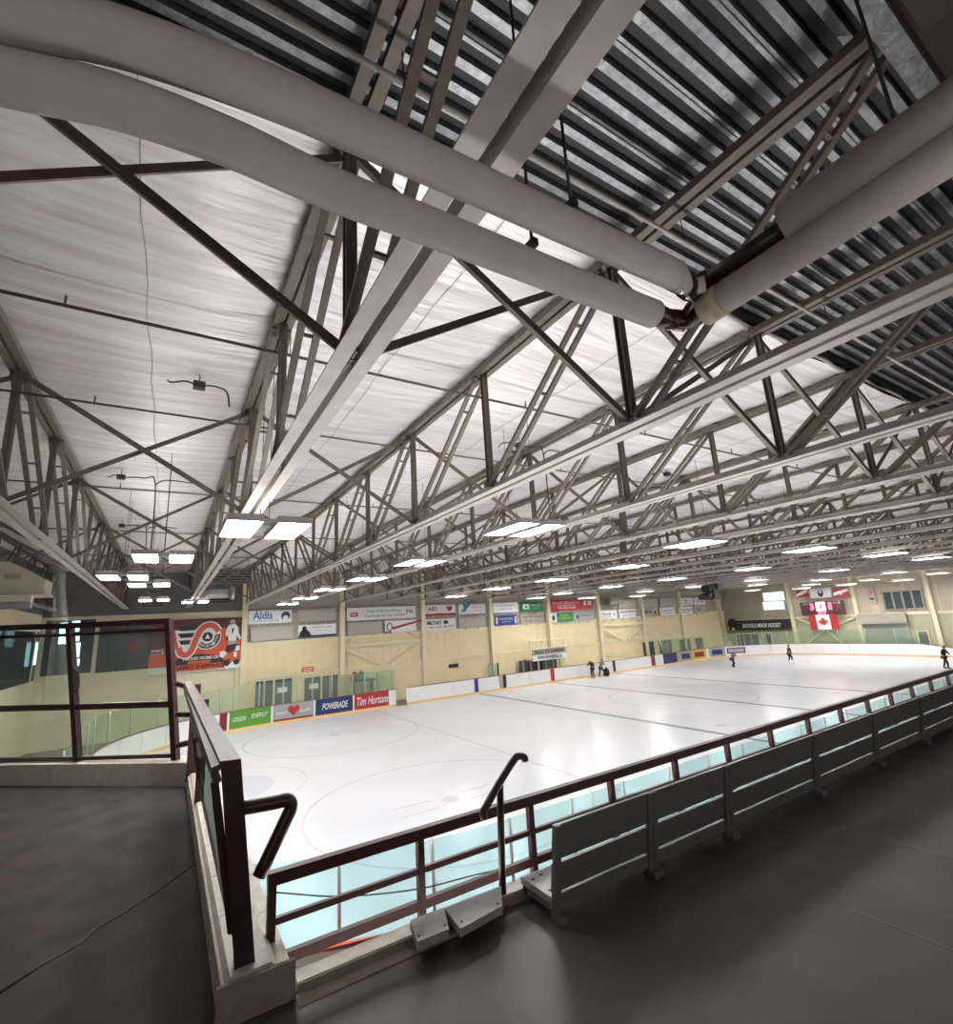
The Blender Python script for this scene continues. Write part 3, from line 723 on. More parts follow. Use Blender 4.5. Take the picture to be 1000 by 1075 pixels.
stext(S, 'AED', .24, .62, .3, .34, M['ink'], 0, .02); sblock(S, 0, 1, 0, .2, M['red']); sc = (S[1] + .8 * (S[2] - S[1]), YS - .012, S[3] + .62 * (S[4] - S[3])); flat_shape(heart(.3), sc, (1, 0, 0), (0, 0, 1), (0, 1, 0), M['red'], S[0])
S = sign(446.5, 478, 650.5, 662.5, M['white'], 'white sign with bold black lettering under the red heart sign')
stext(S, 'MILITARY', .28, .66, .48, .34, M['ink'], 0, .04); sdisc(S, .66, .68, .17, M['ink'], sx=1.5); stext(S, 'FAMILY CENTRE', .32, .26, .4, .16, M['ink']); stext(S, '865-4225', .76, .3, .34, .2, M['ink'])
S = sign(481, 509, 634.5, 645, M['white'], 'white sign with a slanted blue figure logo')
flat_shape([(0, 0), (.5, 0), (.62, .25), (1.2, .8), (.9, .9), (.55, .55), (.35, .8), (.2, .7), (.35, .35)], (S[1] + .2, YS - .01, S[3] + .2), (1, 0, 0), (0, 0, 1), (0, 1, 0), M['skyblue'], S[0]); stext(S, 'SPORTS CENTRE', .7, .62, .42, .14, M['grey']); stext(S, 'RENTALS', .74, .3, .3, .14, M['grey'])
S = sign(481.5, 509.5, 648.5, 659, M['blank'], 'blank beige sign below the blue figure logo sign')
S = sign(517, 543, 633, 643.5, M['white'], 'white sign with small grey lines, left of the green sign')
stext(S, 'THE FUEL SHOP HARDWARE', .5, .66, .8, .2, M['grey']); stext(S, 'sales & service', .5, .35, .5, .18, M['skyblue'])
S = sign(546, 569, 632, 642.5, M['dgreen'], 'deep green sign with a white emblem block')
sblock(S, .1, .38, .25, .75, M['white']); stext(S, 'INSURANCE', .7, .6, .46, .2, M['white']); stext(S, 'agents', .7, .35, .3, .14, M['white']); sdisc(S, .24, .5, .14, M['dgreen'], d=.014)
S = sign(519.5, 542, 646.5, 657, M['blue'], 'deep blue sign with white bars at both ends')
stext(S, 'Duckworths', .5, .65, .6, .22, M['white']); stext(S, 'auto body', .5, .35, .4, .16, M['white']); sblock(S, .03, .1, .15, .85, M['white']); sblock(S, .9, .97, .15, .85, M['white'])
S = sign(546, 570, 645, 655.5, M['tan'], 'tan sign with reddish lettering under the green sign')
stext(S, 'CLEAN AIR CENTRES', .5, .68, .84, .2, M['darkred']); stext(S, 'Cooling & Heating', .5, .32, .7, .2, M['ink'])
S = sign(576, 621.5, 630.5, 641.5, M['red'], 'wide red banner with white lettering and a white ticket emblem')
stext(S, 'EAT & GET TIRED AND FULL', .38, .72, .62, .2, M['white']); stext(S, '10 COBEQUID RD', .38, .46, .4, .17, M['white']); stext(S, '902 864 2020', .38, .22, .4, .15, M['white']); sblock(S, .78, .97, .4, .85, M['white']); sdisc(S, .86, .62, .17, M['red'], d=.014)
S = sign(577, 600.5, 644, 654, M['dgreen'], 'green sign with a black figure on a white patch')
sblock(S, 0, .28, 0, 1, M['white']); sdisc(S, .14, .5, .3, M['ink'], sx=.7, d=.014); stext(S, 'THE LAWN', .62, .7, .4, .2, M['yellow']); stext(S, 'MOWER MAN', .64, .4, .55, .25, M['yellow'])
S = sign(601.5, 622.5, 643, 652.5, M['grey'], 'plain grey sign with a small crest, below the red banner')
sdisc(S, .2, .5, .25, M['navy'], sx=.7); stext(S, 'FIREFIGHTERS', .62, .6, .5, .16, M['ink'])
S = sign(628, 647.5, 634, 639, M['tan'], 'short tan sign half hidden by a brown canopy')
S = sign(648.5, 666, 630, 638.5, M['blank'], 'blank beige sign right of the short tan sign')
S = sign(628, 647, 641.5, 650.5, M['white'], 'white sign with small script above the braced bay')
stext(S, 'Dimond', .4, .6, .5, .3, M['ink'], .3); stext(S, 'family law', .4, .25, .5, .18, M['grey']); sdisc(S, .85, .55, .15, M['grey'])
S = sign(649, 666.5, 640, 649, M['white'], 'white sign with bold lettering, right half of the braced bay')
stext(S, 'DUKE AUTOMOTIVE', .5, .68, .84, .22, M['ink'], 0, .02); stext(S, 'service centre', .5, .3, .6, .2, M['grey'])
S = sign(672, 689.5, 629, 637.5, M['blank'], 'upper blank beige sign over the bold lettered tan sign')
S = sign(692, 707.5, 628, 636.5, M['blank'], 'upper blank beige sign over the pale blue script sign')
S = sign(672, 689.5, 639.5, 648.5, M['tan'], 'tan sign with bold black lettering')
stext(S, 'MARK M', .35, .6, .55, .35, M['ink'], 0, .04); sdisc(S, .84, .5, .2, M['darkred'])
S = sign(692, 707.5, 638, 646.5, M['white'], 'white sign with pale blue script')
stext(S, 'Lakeshore', .5, .62, .8, .3, M['skyblue'], .3); stext(S, 'dental', .5, .28, .4, .16, M['skyblue'])
S = sign(712, 726.5, 628, 636, M['white'], 'white sign with grey crest marks, upper row left of the speakers')
sdisc(S, .5, .6, .2, M['grey'], sx=1.4); stext(S, 'Legion', .5, .25, .6, .18, M['grey'])
S = sign(728, 739.5, 627.5, 635.5, M['white'], 'last white sign of the upper row, beside the black speakers')
stext(S, 'Shop', .5, .5, .6, .3, M['ink'], .3)
S = sign(712, 726.5, 637.5, 645.5, M['white'], 'white sign with dark script, lower row near the corner')
stext(S, 'Kitchens', .5, .6, .84, .35, M['ink'], .3); stext(S, '& baths', .5, .25, .4, .15, M['ink'])
S = sign(728, 739.5, 636.5, 644.5, M['blank'], 'beige sign with a monogram at the end of the lower row')
stext(S, 'NK', .4, .5, .4, .5, M['ink'])
# --- large team banner on the left part of the far wall
a = on_y(159, 652.5, YS); b_ = on_y(254, 702, YS); x0, x1 = a.x, b_.x; z1 = on_y(206, 650, YS).z; z0 = on_y(206, 705, YS).z
T = thing('team_banner', ((x0 + x1) / 2, YS, z0), 'large orange team banner with winged letter logo and hockey player', 'banner')
SB = (T, x0, x1, z0, z1)
W_, H_ = x1 - x0, z1 - z0
MB().box((x0, YS, z0), (x1, YS + .04, z1)).build('banner_cloth', M['orange'], T)
sblock(SB, 0, 1, .80, 1, M['mauve']); sblock(SB, 0, .15, .38, .8, M['mauve']); sblock(SB, .80, 1, .55, .8, M['mauve']); sblock(SB, 0, 1, 0, .13, M['white'])
def poly(pts, m, d, nm='print'):
    P_ = [(u * W_, v * H_) for u, v in pts]; flat_shape(P_, (x0, YS - d, z0), (1, 0, 0), (0, 0, 1), (0, 1, 0), m, T, .004, nm)
def arc_band(cx, cy, r0, r1, a0, a1, m, d, n=18, nm='print'):
    vs = []; fs = []; cxw, czw = x0 + cx * W_, z0 + cy * H_
    for i in range(n + 1):
        a = math.radians(a0 + (a1 - a0) * i / n)
        for r in (r0 * H_, r1 * H_): vs.append((cxw + r * math.cos(a), YS - d, czw + r * math.sin(a)))
    for i in range(n): fs.append((2 * i, 2 * i + 1, 2 * i + 3, 2 * i + 2))
    MB().add(vs, fs).build(nm, m, T)
# winged letter logo; points in banner units of 95 by 55
def bp_(px, py): return ((px - 159) / 95, 1 - (py - 650) / 55)
def band(pts, wd, m, d, nm='letter_band'):
    P_ = smooth([Vector((x0 + bp_(*q)[0] * W_, YS - d, z0 + bp_(*q)[1] * H_)) for q in pts], 6); vs = []
    for i, p in enumerate(P_):
        t_ = (P_[min(i + 1, len(P_) - 1)] - P_[max(i - 1, 0)]).normalized(); n_ = Vector((-t_.z, 0, t_.x)) * wd * H_ / 110
        vs += [p + n_, p - n_]
    MB().add(vs, [(2 * i, 2 * i + 1, 2 * i + 3, 2 * i + 2) for i in range(len(P_) - 1)]).build(nm, m, T)
poly([bp_(*q) for q in ((181, 655), (214, 655), (207, 668), (199, 683), (188, 683), (184, 668))], M['white'], .006, 'wing')
for i in range(3):
    y = 657.3 + i * 7.2; x = 184 + i * 1.2; poly([bp_(*q) for q in ((x, y), (204 - i * 2.2, y), (202 - i * 2.2, y + 4.6), (x + 3, y + 4.6))], M['ink'], .010, 'wing_stripe')
CXu, CZu = bp_(215.5, 669.5)
arc_band(CXu, CZu, 0.0, .245, 0, 360, M['white'], .012, 30, 'round_field')
arc_band(CXu, CZu, .13, .225, -140, 12, M['ink'], .016, 20, 'lettering_arc')
S_pts = [(187, 679), (189.5, 685), (195, 687), (200, 682), (204, 671), (208, 662), (214, 657.5), (221, 658), (227, 664)]
band(S_pts, 8.6, M['white'], .018); band(S_pts, 5.6, M['orange'], .022)
arc_band(CXu, CZu, 0, .115, 0, 360, M['white'], .026, 24); arc_band(CXu, CZu, 0, .092, 0, 360, M['ink'], .029, 24)
poly([(CXu - .028, CZu - .035), (CXu + .028, CZu - .035), (CXu, CZu + .055)], M['white'], .032, 'triangle')
for i, ch in enumerate('SACKVILLE'):
    a = math.radians(-130 + i * 15.5); text(ch, (x0 + CXu * W_ + .177 * H_ * math.cos(a), YS - .022, z0 + CZu * H_ + .177 * H_ * math.sin(a)), .15, .19, 'Y', M['white'], T)
poly([(.22, .14), (.80, .14), (.74, .28), (.52, .33), (.30, .28)], M['ink'], .010, 'arch'); poly([(.40, .15), (.64, .15), (.64, .20), (.40, .20)], M['orange'], .013)
text('PROUD HOME OF', (x0 + .54 * W_, YS - .02, z0 + .245 * H_), .38 * W_, .06 * H_, 'Y', M['white'], T, 0, .03)
sblock(SB, .28, .80, .02, .13, M['orange'], d=.014)
text('JAMES SHEPPARD', (x0 + .54 * W_, YS - .02, z0 + .085 * H_), .50 * W_, .10 * H_, 'Y', M['ink'], T, 0, .03)
text('LR', (x0 + .09 * W_, YS - .02, z0 + .42 * H_), .06 * W_, .2 * H_, (math.pi / 2, -math.pi / 2, 0), M['white'], T)
poly([(.79, .17), (.86, .20), (.84, .13), (.88, .13), (.83, .05), (.77, .07), (.78, .11)], M['ink'], .014); arc_band(.93, .12, 0, .055, 0, 360, M['ink'], .014, 12)
# printed player
poly([(.79, .66), (.80, .78), (.83, .86), (.90, .87), (.935, .80), (.945, .68), (.975, .58), (.955, .55), (.92, .64), (.915, .52), (.83, .50), (.825, .62)], M['white'], .020, 'player_jersey')
poly([(.83, .54), (.92, .54), (.93, .48), (.83, .46)], M['grey'], .024); poly([(.84, .48), (.93, .50), (.945, .40), (.90, .36), (.85, .30), (.80, .34), (.81, .44)], M['ink'], .022, 'player_pants')
poly([(.74, .34), (.79, .36), (.82, .30), (.78, .22), (.74, .24)], M['white'], .024, 'player_sock'); poly([(.92, .44), (.965, .42), (.96, .34), (.91, .34)], M['white'], .024, 'player_sock')
poly([(.90, .32), (.93, .31), (.93, .22), (.90, .22)], M['white'], .024, 'player_sock')
arc_band(.868, .915, 0, .05, 0, 360, M['grey'], .024, 14); arc_band(.868, .89, 0, .026, 0, 360, M['skin'], .027, 12); poly([(.862, .78), (.885, .80), (.88, .70), (.865, .68)], M['ink'], .026)

# --- lobby windows in the far wall, entrance doors
def wall_window(px0, px1, pt, pb, name, m='pane_dark', mull=0, back=True):
    a, c = on_y(px0, pt, YW - .02), on_y(px1, pb, YW - .02)
    t = struct(name, ((a.x + c.x) / 2, YW - .02, c.z)); b = MB(); w_ = .09
    b.box((a.x - w_, YW - .08, c.z - w_), (c.x + w_, YW, c.z)); b.box((a.x - w_, YW - .08, a.z), (c.x + w_, YW, a.z + w_)); b.box((a.x - w_, YW - .08, c.z), (a.x, YW, a.z)); b.box((c.x, YW - .08, c.z), (c.x + w_, YW, a.z))
    b.build('window_frame', M['wall_pale'], t)
    MB().box((a.x, YW - .03, c.z), (c.x, YW - .01, a.z)).build('window_pane', M[m], t)
    for i in range(mull):
        x = a.x + (c.x - a.x) * (i + 1) / (mull + 1); MB().box((x - .04, YW - .07, c.z), (x + .04, YW - .03, a.z)).build('mullion', M['alu'], t)
    return t, a, c
t, a, c = wall_window(49, 95, 652, 706, 'window_1', 'doorglass')
for px0, px1, py0, py1 in ((63.5, 69, 654, 676), (76, 83, 652, 663), (77, 83, 666, 673), (77, 83, 675, 690), (77.5, 83, 692, 699)):
    p, q = on_y(px0, py0, YW - .04), on_y(px1, py1, YW - .04); MB().box((p.x, YW - .05, q.z), (q.x, YW - .035, p.z)).build('daylight_pane', M['sky_win'], t)
t, a, c = wall_window(105, 155, 655, 702, 'window_2', 'doorglass')
p = on_y(139, 679, YW - .04); MB().tube([(p.x, YW - .05, p.z), (p.x, YW - .03, p.z)], .35, 14).build('red_glow_sign', M['darkred'], t)
for nm, px0, px1, pt, pb, mu in (('door_1', 267, 306.5, 716, 744, 3), ('door_2', 318.5, 355, 712, 742, 3), ('door_3', 673, 688.5, 674.5, 692, 1), ('door_4', 690, 706, 673, 690, 2), ('door_5', 712, 726.5, 672, 688, 1), ('door_6', 728.5, 739, 670, 687, 1)):
    a, c = on_y(px0, pt, YW - .04), on_y(px1, pb, YW - .04); zb = ICE
    t = struct(nm, ((a.x + c.x) / 2, YW - .04, zb))
    MB().box((a.x, YW - .06, zb), (c.x, YW - .01, a.z)).build('door_glass', M['doorglass'], t)
    for i in range(mu + 2):
        x = a.x + (c.x - a.x) * i / (mu + 1); MB().box((x - .06, YW - .12, zb), (x + .06, YW - .06, a.z)).build('door_stile', M['alu'] if i % 2 else M['wall'], t)
    MB().box((a.x - .1, YW - .12, a.z), (c.x + .1, YW, a.z + .14)).build('door_head', M['column'], t)
    if mu >= 3:
        x = a.x + (c.x - a.x) * (.72 if nm == 'door_1' else .28); MB().box((x - .32, YW - .14, -3.95), (x + .32, YW - .125, -3.6)).build('notice', M['white'], t)
p = on_y(323, 703.5, YW - .05)
t = tag(MB().box((p.x - .42, YW - .1, p.z - .22), (p.x + .42, YW - .02, p.z + .22)).build('exit_sign', M['orange']), 'faded red exit sign over the pillar between the two dark doors', 'sign')
text('EXIT', (p.x, YW - .11, p.z), .6, .24, 'Y', M['white'], t)
p = on_y(476, 699, YW - .05)
t = tag(MB().box((p.x - .45, YW - .06, p.z - .15), (p.x + .45, YW - .005, p.z + .15)).build('wall_vent', M['ink']), 'small dark wall vent low on the cream wall', 'vent')
# bench boxes
def fbox(px0, px1, pt, pb, y): return on_y(px0, pt, y), on_y(px1, pb, y)
a, c = fbox(370, 412, 708, 733, 36.6)
t = thing('timekeeper_box', ((a.x + c.x) / 2, 36.6, ICE), 'glass fronted timekeeper box behind the boards with a white cabinet', 'booth')
for f in (0, .28, .62, 1):
    x = a.x + (c.x - a.x) * f; MB().box((x - .05, 36.55, ICE), (x + .05, 36.65, a.z)).build('post', M['alu'], t)
for f in (0, .28, .62):
    x = a.x + (c.x - a.x) * f; x2 = a.x + (c.x - a.x) * (f + (.28 if f == 0 else .34 if f < .5 else .38)); MB().box((x + .06, 36.59, -4.8), (x2 - .06, 36.61, a.z)).build('glass_pane', M['glass_far'], t)
a, c = fbox(383, 398, 709, 733, 37.2)
tag(MB().box((a.x, 37.3, ICE), (c.x, 37.8, a.z)).build('cabinet', M['white']), 'white cabinet standing behind the timekeeper glass', 'cabinet')
a, c = fbox(369, 392, 709, 712, 37.0)
tag(MB().box((a.x, 36.8, c.z - .12), (c.x, 37.2, c.z)).box((a.x + .1, 36.85, ICE), (a.x + .2, 37.15, c.z - .12)).box((c.x - .2, 36.85, ICE), (c.x - .1, 37.15, c.z - .12)).build('counter', M['ink']), 'dark counter behind the timekeeper glass', 'counter')
ctop = c.z
for px, m, lab in ((371.5, 'red', 'red jacket heaped on the timekeeper counter'), (378.5, 'dgreen', 'green bag on the timekeeper counter beside the red jacket')):
    p = on_y(px, 709.5, 37.0); b = MB(); b.tube([(p.x, 37, ctop), (p.x, 37, ctop + .15), (p.x + .08, 37, ctop + .45), (p.x, 37, ctop + .62)], [.26, .29, .22, .06], 10)
    tag(b.build('jacket' if m == 'red' else 'bag', M[m]), lab, 'jacket' if m == 'red' else 'bag')
a, c = fbox(513, 524, 697, 722, 36.6)
t = thing('gate_glass', ((a.x + c.x) / 2, 36.6, ICE), 'pair of green glass screens behind the bench gate', 'glass screen')
MB().box((a.x, 36.6, ICE), (c.x, 36.62, a.z)).build('glass_pane', M['glass_far'], t)
for x in (a.x, (a.x + c.x) / 2, c.x): MB().box((x - .05, 36.55, ICE), (x + .05, 36.66, a.z)).build('post', M['black'] if x == c.x else M['alu'], t)
a, c = fbox(549, 590, 694, 713, 36.9)
t = thing('penalty_box', ((a.x + c.x) / 2, 36.9, ICE), 'dark penalty box alcove under the yellow railed balcony', 'booth')
MB().box((a.x, 37.5, ICE), (c.x, 37.6, a.z)).build('back_panel', M['doorglass'], t)
for i in range(6):
    x = a.x + (c.x - a.x) * i / 5; MB().box((x - .06, 36.9, ICE), (x + .06, 37.0, a.z)).build('post', M['column'] if i in (2, 5) else M['frame'], t)
MB().box(((a.x + c.x) / 2, 36.93, ICE), (c.x, 36.95, a.z)).build('glass_pane', M['glass_far'], t)
a, c = fbox(556, 594.5, 673, 689, 36.7)
t = thing('balcony', ((a.x + c.x) / 2, 36.7, c.z), 'small cream railed balcony with a two line lettered sign on the far wall', 'balcony')
MB().box((a.x, 36.7, c.z - .05), (c.x, 37.9, c.z + .12)).build('deck', M['column'], t)
for z in (a.z, (a.z + c.z) / 2 + .1): MB().bar((a.x, 36.7, z), (c.x, 36.7, z), .08, .1).build('rail', M['wall_pale'], t)
for f in (0, .33, .66, 1): x = a.x + (c.x - a.x) * f; MB().box((x - .05, 36.65, c.z), (x + .05, 36.75, a.z)).build('post', M['wall_pale'], t)
zz = c.z + (a.z - c.z) * .22
MB().box((a.x + .1, 36.58, c.z - .1), (c.x - .05, 36.64, zz)).build('sign_panel', M['white'], t)
MB().box((a.x + .1, 36.6, zz), (c.x - .05, 36.66, zz + .55)).build('sign_panel', M['tan'], t)
text('SINGLE ICE LEARNING', ((a.x + c.x) / 2, 36.57, zz + .27), (c.x - a.x) * .86, .32, 'Y', M['ink'], t, 0, .02); text('WWW.SPORTSPLEX.CA', ((a.x + c.x) / 2, 36.57, (c.z - .1 + zz) / 2), (c.x - a.x) * .7, .3, 'Y', M['ink'], t, 0, .03)

# ================================================================== END WALL OBJECTS
XS = XE - .4
def esign(px0, px1, pt, pb, m, nm, lab, cat='sign', x=XS, group=None, th=.08):
    a, c = on_x(px0, pt, x), on_x(px1, pb, x); a.y = min(a.y, YW - .55); t = thing(nm, (x, (a.y + c.y) / 2, c.z), lab, cat, group)
    MB().box((x, c.y, c.z), (x + th, a.y, a.z)).build('panel', m, t); yc, zc = (a.y + c.y) / 2, (a.z + c.z) / 2
    if XE - x - th > .38: MB().box((x + th, yc - .06, zc - .06), (XE - .35, yc + .06, zc + .06)).build('wall_bracket', M['frame'], t)
    return (t, a.y, c.y, c.z, a.z, x)
def etext(S, body, u, v, wu, hv, m, shear=0, bold=0):
    t, y0, y1, z0, z1, x = S; return text(body, (x - .012, y0 + (y1 - y0) * u, z0 + (z1 - z0) * v), abs(y1 - y0) * wu, (z1 - z0) * hv, 'X', m, t, shear, bold)
def eblock(S, u0, u1, v0, v1, m, d=.01, nm='print_block'):
    t, y0, y1, z0, z1, x = S; return MB().box((x - d, y0 + (y1 - y0) * u0, z0 + (z1 - z0) * v0), (x, y0 + (y1 - y0) * u1, z0 + (z1 - z0) * v1)).build(nm, m, t)
def eshape(S, pts, m, d=.015, nm='print'):
    t, y0, y1, z0, z1, x = S; H = z1 - z0; W = abs(y1 - y0)
    return flat_shape([(u * W, v * H) for u, v in pts], (x - d, y0, z0), (0, -1, 0), (0, 0, 1), (1, 0, 0), m, t, .006, nm)
def disc(u, v, r, asp, n=18): return [(u + r * asp * math.cos(2 * math.pi * i / n), v + r * math.sin(2 * math.pi * i / n)) for i in range(n)]
S = esign(764, 831, 652, 660.5, M['ink'], 'club_banner', 'long dark banner lettered for minor hockey below the lit panels', 'banner'); etext(S, 'SACKVILLE MINOR HOCKEY', .54, .42, .62, .42, M['white'], .25, .02)
eshape(S, disc(.07, .7, .55, .16), M['black'], .03, 'round_emblem'); eshape(S, [(.04, .25), (.10, .25), (.09, .0), (.05, .0)], M['white'], .04)
for i, (t0, t1) in enumerate(((622.5, 630), (632, 639.5))):
    S = esign(800, 824, t0, t1, M['litpanel'], 'menu_panel', ('upper' if i == 0 else 'lower') + ' pale lit panel high on the scoreboard wall', 'panel', group='lit pale panels')
    b = MB(); t_, y0, y1, z0, z1, x = S; b.box((x - .02, y1 - .08, z0 - .05), (x + .06, y0 + .08, z0)); b.box((x - .02, y1 - .08, z1), (x + .06, y0 + .08, z1 + .05)); b.box((x - .02, y0, z0), (x + .06, y0 + .08, z1)); b.box((x - .02, y1 - .08, z0), (x + .06, y1, z1)); b.build('frame', M['frame'], t_)
S = esign(849, 873, 618.5, 627, M['white'], 'crest_banner', 'white banner with a round dark crest above the scoreboard', 'banner', x=XS - .3); eshape(S, disc(.5, .5, .38, .36), M['navy']); eshape(S, disc(.5, .62, .2, .36), M['white'], .022); eshape(S, disc(.5, .45, .12, .36), M['red'], .028)
for a_, b_, lab, fl in ((834.5, 848.5, 'red and white pennant left of the crest banner', 0), (873.5, 891, 'red and white pennant right of the crest banner', 1)):
    S = esign(a_, b_, 618.5, 626.5, M['red'], 'pennant', lab, 'flag', x=XS - .3, group='pennants by the scoreboard')
    eshape(S, [(0, .1), (1, .55), (1, .95), (0, .4)] if fl == 0 else [(0, .2), (1, .65), (1, .95), (0, .6)], M['white']); eshape(S, disc(.5, .5, .22, .4), M['white'], .02)
S = esign(839, 887, 633, 644.6, M['mauve'], 'scoreboard', 'dark scoreboard with glowing red digits and a white centre panel', 'scoreboard', x=XS - .3, th=.25)
eblock(S, .37, .6, .3, .98, M['ledwhite'], nm='centre_panel'); eshape(S, disc(.485, .62, .2, .2), M['led'], .02); etext(S, '3', .28, .62, .09, .55, M['led'], 0, .06); etext(S, '1', .7, .62, .08, .55, M['led'], 0, .06); etext(S, '07', .49, .06, .2, .5, M['led'], 0, .06)
etext(S, 'HOME', .14, .85, .14, .14, M['white']); etext(S, 'VISITOR', .86, .85, .16, .14, M['white'])
S = esign(848, 881, 646, 660.5, M['red'], 'canadian_flag', 'red and white maple leaf flag hanging below the scoreboard', 'flag', x=XS - .34, th=.02)
eblock(S, .26, .74, 0, 1, M['white'], nm='white_field')
leaf = [(0, -.9), (.04, -.45), (.46, -.52), (.40, -.36), (.86, .0), (.76, .06), (.85, .32), (.60, .27), (.55, .40), (.33, .16), (.42, .62), (.26, .52), (0, .86)]
leaf = leaf + [(-x_, y_) for x_, y_ in leaf[::-1][1:-1]]
eshape(S, [(.5 + x_ * .20, .5 + y_ * .38) for x_, y_ in leaf], M['red'], .02, 'maple_leaf')
S = esign(908, 920, 615.5, 633, M['tan'], 'crest_poster', 'tall faded poster with a round crest left of the gallery window', 'poster'); eshape(S, disc(.5, .65, .22, 1.0), M['blank']); eshape(S, disc(.5, .62, .14, 1.0), M['orange'], .02); eshape(S, [(.2, .2), (.8, .2), (.8, .3), (.2, .3)], M['ink'])
# gallery window
a, c = on_x(925, 621.5, XE - .1), on_x(971, 638.5, XE - .1); t = struct('window_3', (XE, (a.y + c.y) / 2, c.z))
MB().box((XE - .06, c.y, c.z), (XE - .02, a.y, a.z)).build('window_pane', M['doorglass'], t)
for i in range(5): y = a.y + (c.y - a.y) * i / 4; MB().box((XE - .14, y - .07, c.z), (XE - .06, y + .07, a.z)).build('mullion', M['frame'], t)
for z in (c.z, a.z): MB().box((XE - .16, c.y - .1, z - .07), (XE - .04, a.y + .1, z + .07)).build('window_frame', M['end_upper'], t)
# other windows and doors low on the end wall
for nm, px0, px1, pt, pb, mu in (('window_4', 773, 797.5, 666, 678, 2), ('door_7', 803, 812, 665, 684, 0), ('door_8', 963, 978, 663, 684, 0)):
    a, c = on_x(px0, pt, XE - .1), on_x(px1, pb, XE - .1); z0 = c.z if nm == 'window_4' else ICE; t = struct(nm, (XE, (a.y + c.y) / 2, z0))
    MB().box((XE - .1, c.y, z0), (XE - .05, a.y, a.z)).build('glass' if mu else 'door_leaf', M['doorglass'] if mu else M['bulk'], t)
    b = MB(); b.box((XE - .14, c.y - .12, z0), (XE - .02, c.y, a.z + .12)); b.box((XE - .14, a.y, z0), (XE - .02, a.y + .12, a.z + .12)); b.box((XE - .14, c.y, a.z), (XE - .02, a.y, a.z + .12)); b.build('frame', M['wall'], t)
    for i in range(mu): y = a.y + (c.y - a.y) * (i + 1) / (mu + 1); MB().box((XE - .14, y - .07, z0), (XE - .1, y + .07, a.z)).build('mullion', M['tan'], t)
    if not mu: MB().box((XE - .13, (a.y + c.y) / 2 - .3, z0 + 1.25), (XE - .1, (a.y + c.y) / 2 + .3, z0 + 1.9)).build('door_light', M['pane_dark'], t)
# roller gate
a, c = on_x(906.5, 655, XE - .1), on_x(957, 682, XE - .1); t = struct('door_9', (XE, (a.y + c.y) / 2, ICE)); n = 14
for i in range(n):
    z = ICE + (a.z - ICE) * i / n; MB().box((XE - .12, c.y, z + .01), (XE - .06, a.y, z + (a.z - ICE) / n - .02)).build('shutter_slat', M['gatemetal'], t)
MB().box((XE - .6, c.y - .3, a.z), (XE - .02, a.y + .3, a.z + .95)).build('shutter_housing', M['end_upper'], t)
for y in (a.y + .1, c.y - .1): MB().box((XE - .2, y - .1, ICE), (XE - .02, y + .1, a.z)).build('guide_rail', M['tan'], t)
# pale notice
S = esign(749, 758, 673, 680, M['white'], 'notice_board', 'small pale notice on the corner wall by the last dark doors', 'notice', x=XE - .44)
# speaker cluster hanging from trusses
c0 = on_y(745, 620, 22.0)
t = thing('speaker_cluster', c0, 'black speaker cluster hanging from the trusses before the corner', 'speaker')
for dx, dz, sx, sz, r in ((-.1, .2, .7, .45, .1), (.8, .25, .55, .4, -.1), (-.2, -.35, .9, .35, .3), (.35, -.1, .7, .6, 0), (-.75, -.42, .5, .25, .2), (.3, -.5, .6, .2, -.2)):
    p = c0 + Vector((dx, .0, dz)); b = MB(); b.bar(p + Vector((-sx * .6, 0, -r * .4)), p + Vector((sx * .6, .1, r * .4)), .6, sz * 1.1); b.build('speaker_box', M['black'], t)
for dx in (-.3, .7): MB().tube([c0 + Vector((dx, 0, .4)), (c0.x + dx, c0.y, ZC + .02)], .015, 5).build('hanging_chain', M['black'], t)
# wood canopy high on far wall
p, q = on_y(636, 627, 37.2), on_y(652, 634, 37.2)
tag(MB().hexa([(p.x, 36.8, q.z), (q.x, 36.8, q.z), (q.x, 37.7, q.z), (p.x, 37.7, q.z), (p.x + .4, 37, p.z), (q.x - .2, 37, p.z + .1), (q.x - .2, 37.7, p.z), (p.x + .4, 37.7, p.z)]).build('heater_hood', M['curb_brown']), 'brown hood over the short tan sign', 'heater')
# unit heaters and duct at the left bulkhead
def heater(px0, px1, pt, pb, y, lab):
    a, c = on_y(px0, pt, y), on_y(px1, pb, y); t = thing('unit_heater', ((a.x + c.x) / 2, y, c.z), lab, 'heater', 'dark unit heaters at the left bulkhead')
    MB().box((a.x, y - .5, c.z), (c.x, y + .5, a.z)).build('casing', M['black'], t)
    for i in range(5): z = c.z + (a.z - c.z) * (i + .5) / 5; MB().box((a.x + .05, y - .54, z - .03), (c.x - .05, y - .5, z + .03)).build('louvre', M['bulk'], t)
    for x in (a.x + .1, c.x - .1): MB().tube([(x, y, a.z), (x, y, ZT)], .02, 6).build('hanger_rod', M['steel'], t)
    return a, c, t
a, c, t = heater(219, 246, 620, 632, 34, 'dark unit heater with a round silver duct beside the nearest truss foot')
m_ = (a.z + c.z) / 2; MB().tube([(a.x - .9, 33.2, m_ - .2), (a.x + .1, 33.2, m_ + .1), (c.x - .3, 33.2, m_ + .12)], .28, 14).build('round_duct', M['ductmetal'], t)
MB().tube([(c.x - .35, 33.2, m_ + .12), (c.x - .1, 33.2, m_ + .12)], .38, 14).build('duct_end', M['ductmetal'], t)
heater(151, 170, 627, 636, 34, 'small dark unit heater under the bulkhead, left of the nearest truss foot')
heater(158, 172, 604, 621, 30, 'grey boxed heater hanging between the left light fixtures')
a, c, t = heater(219, 262, 598, 612, 30, 'long dark duct grille beyond the near twin light')
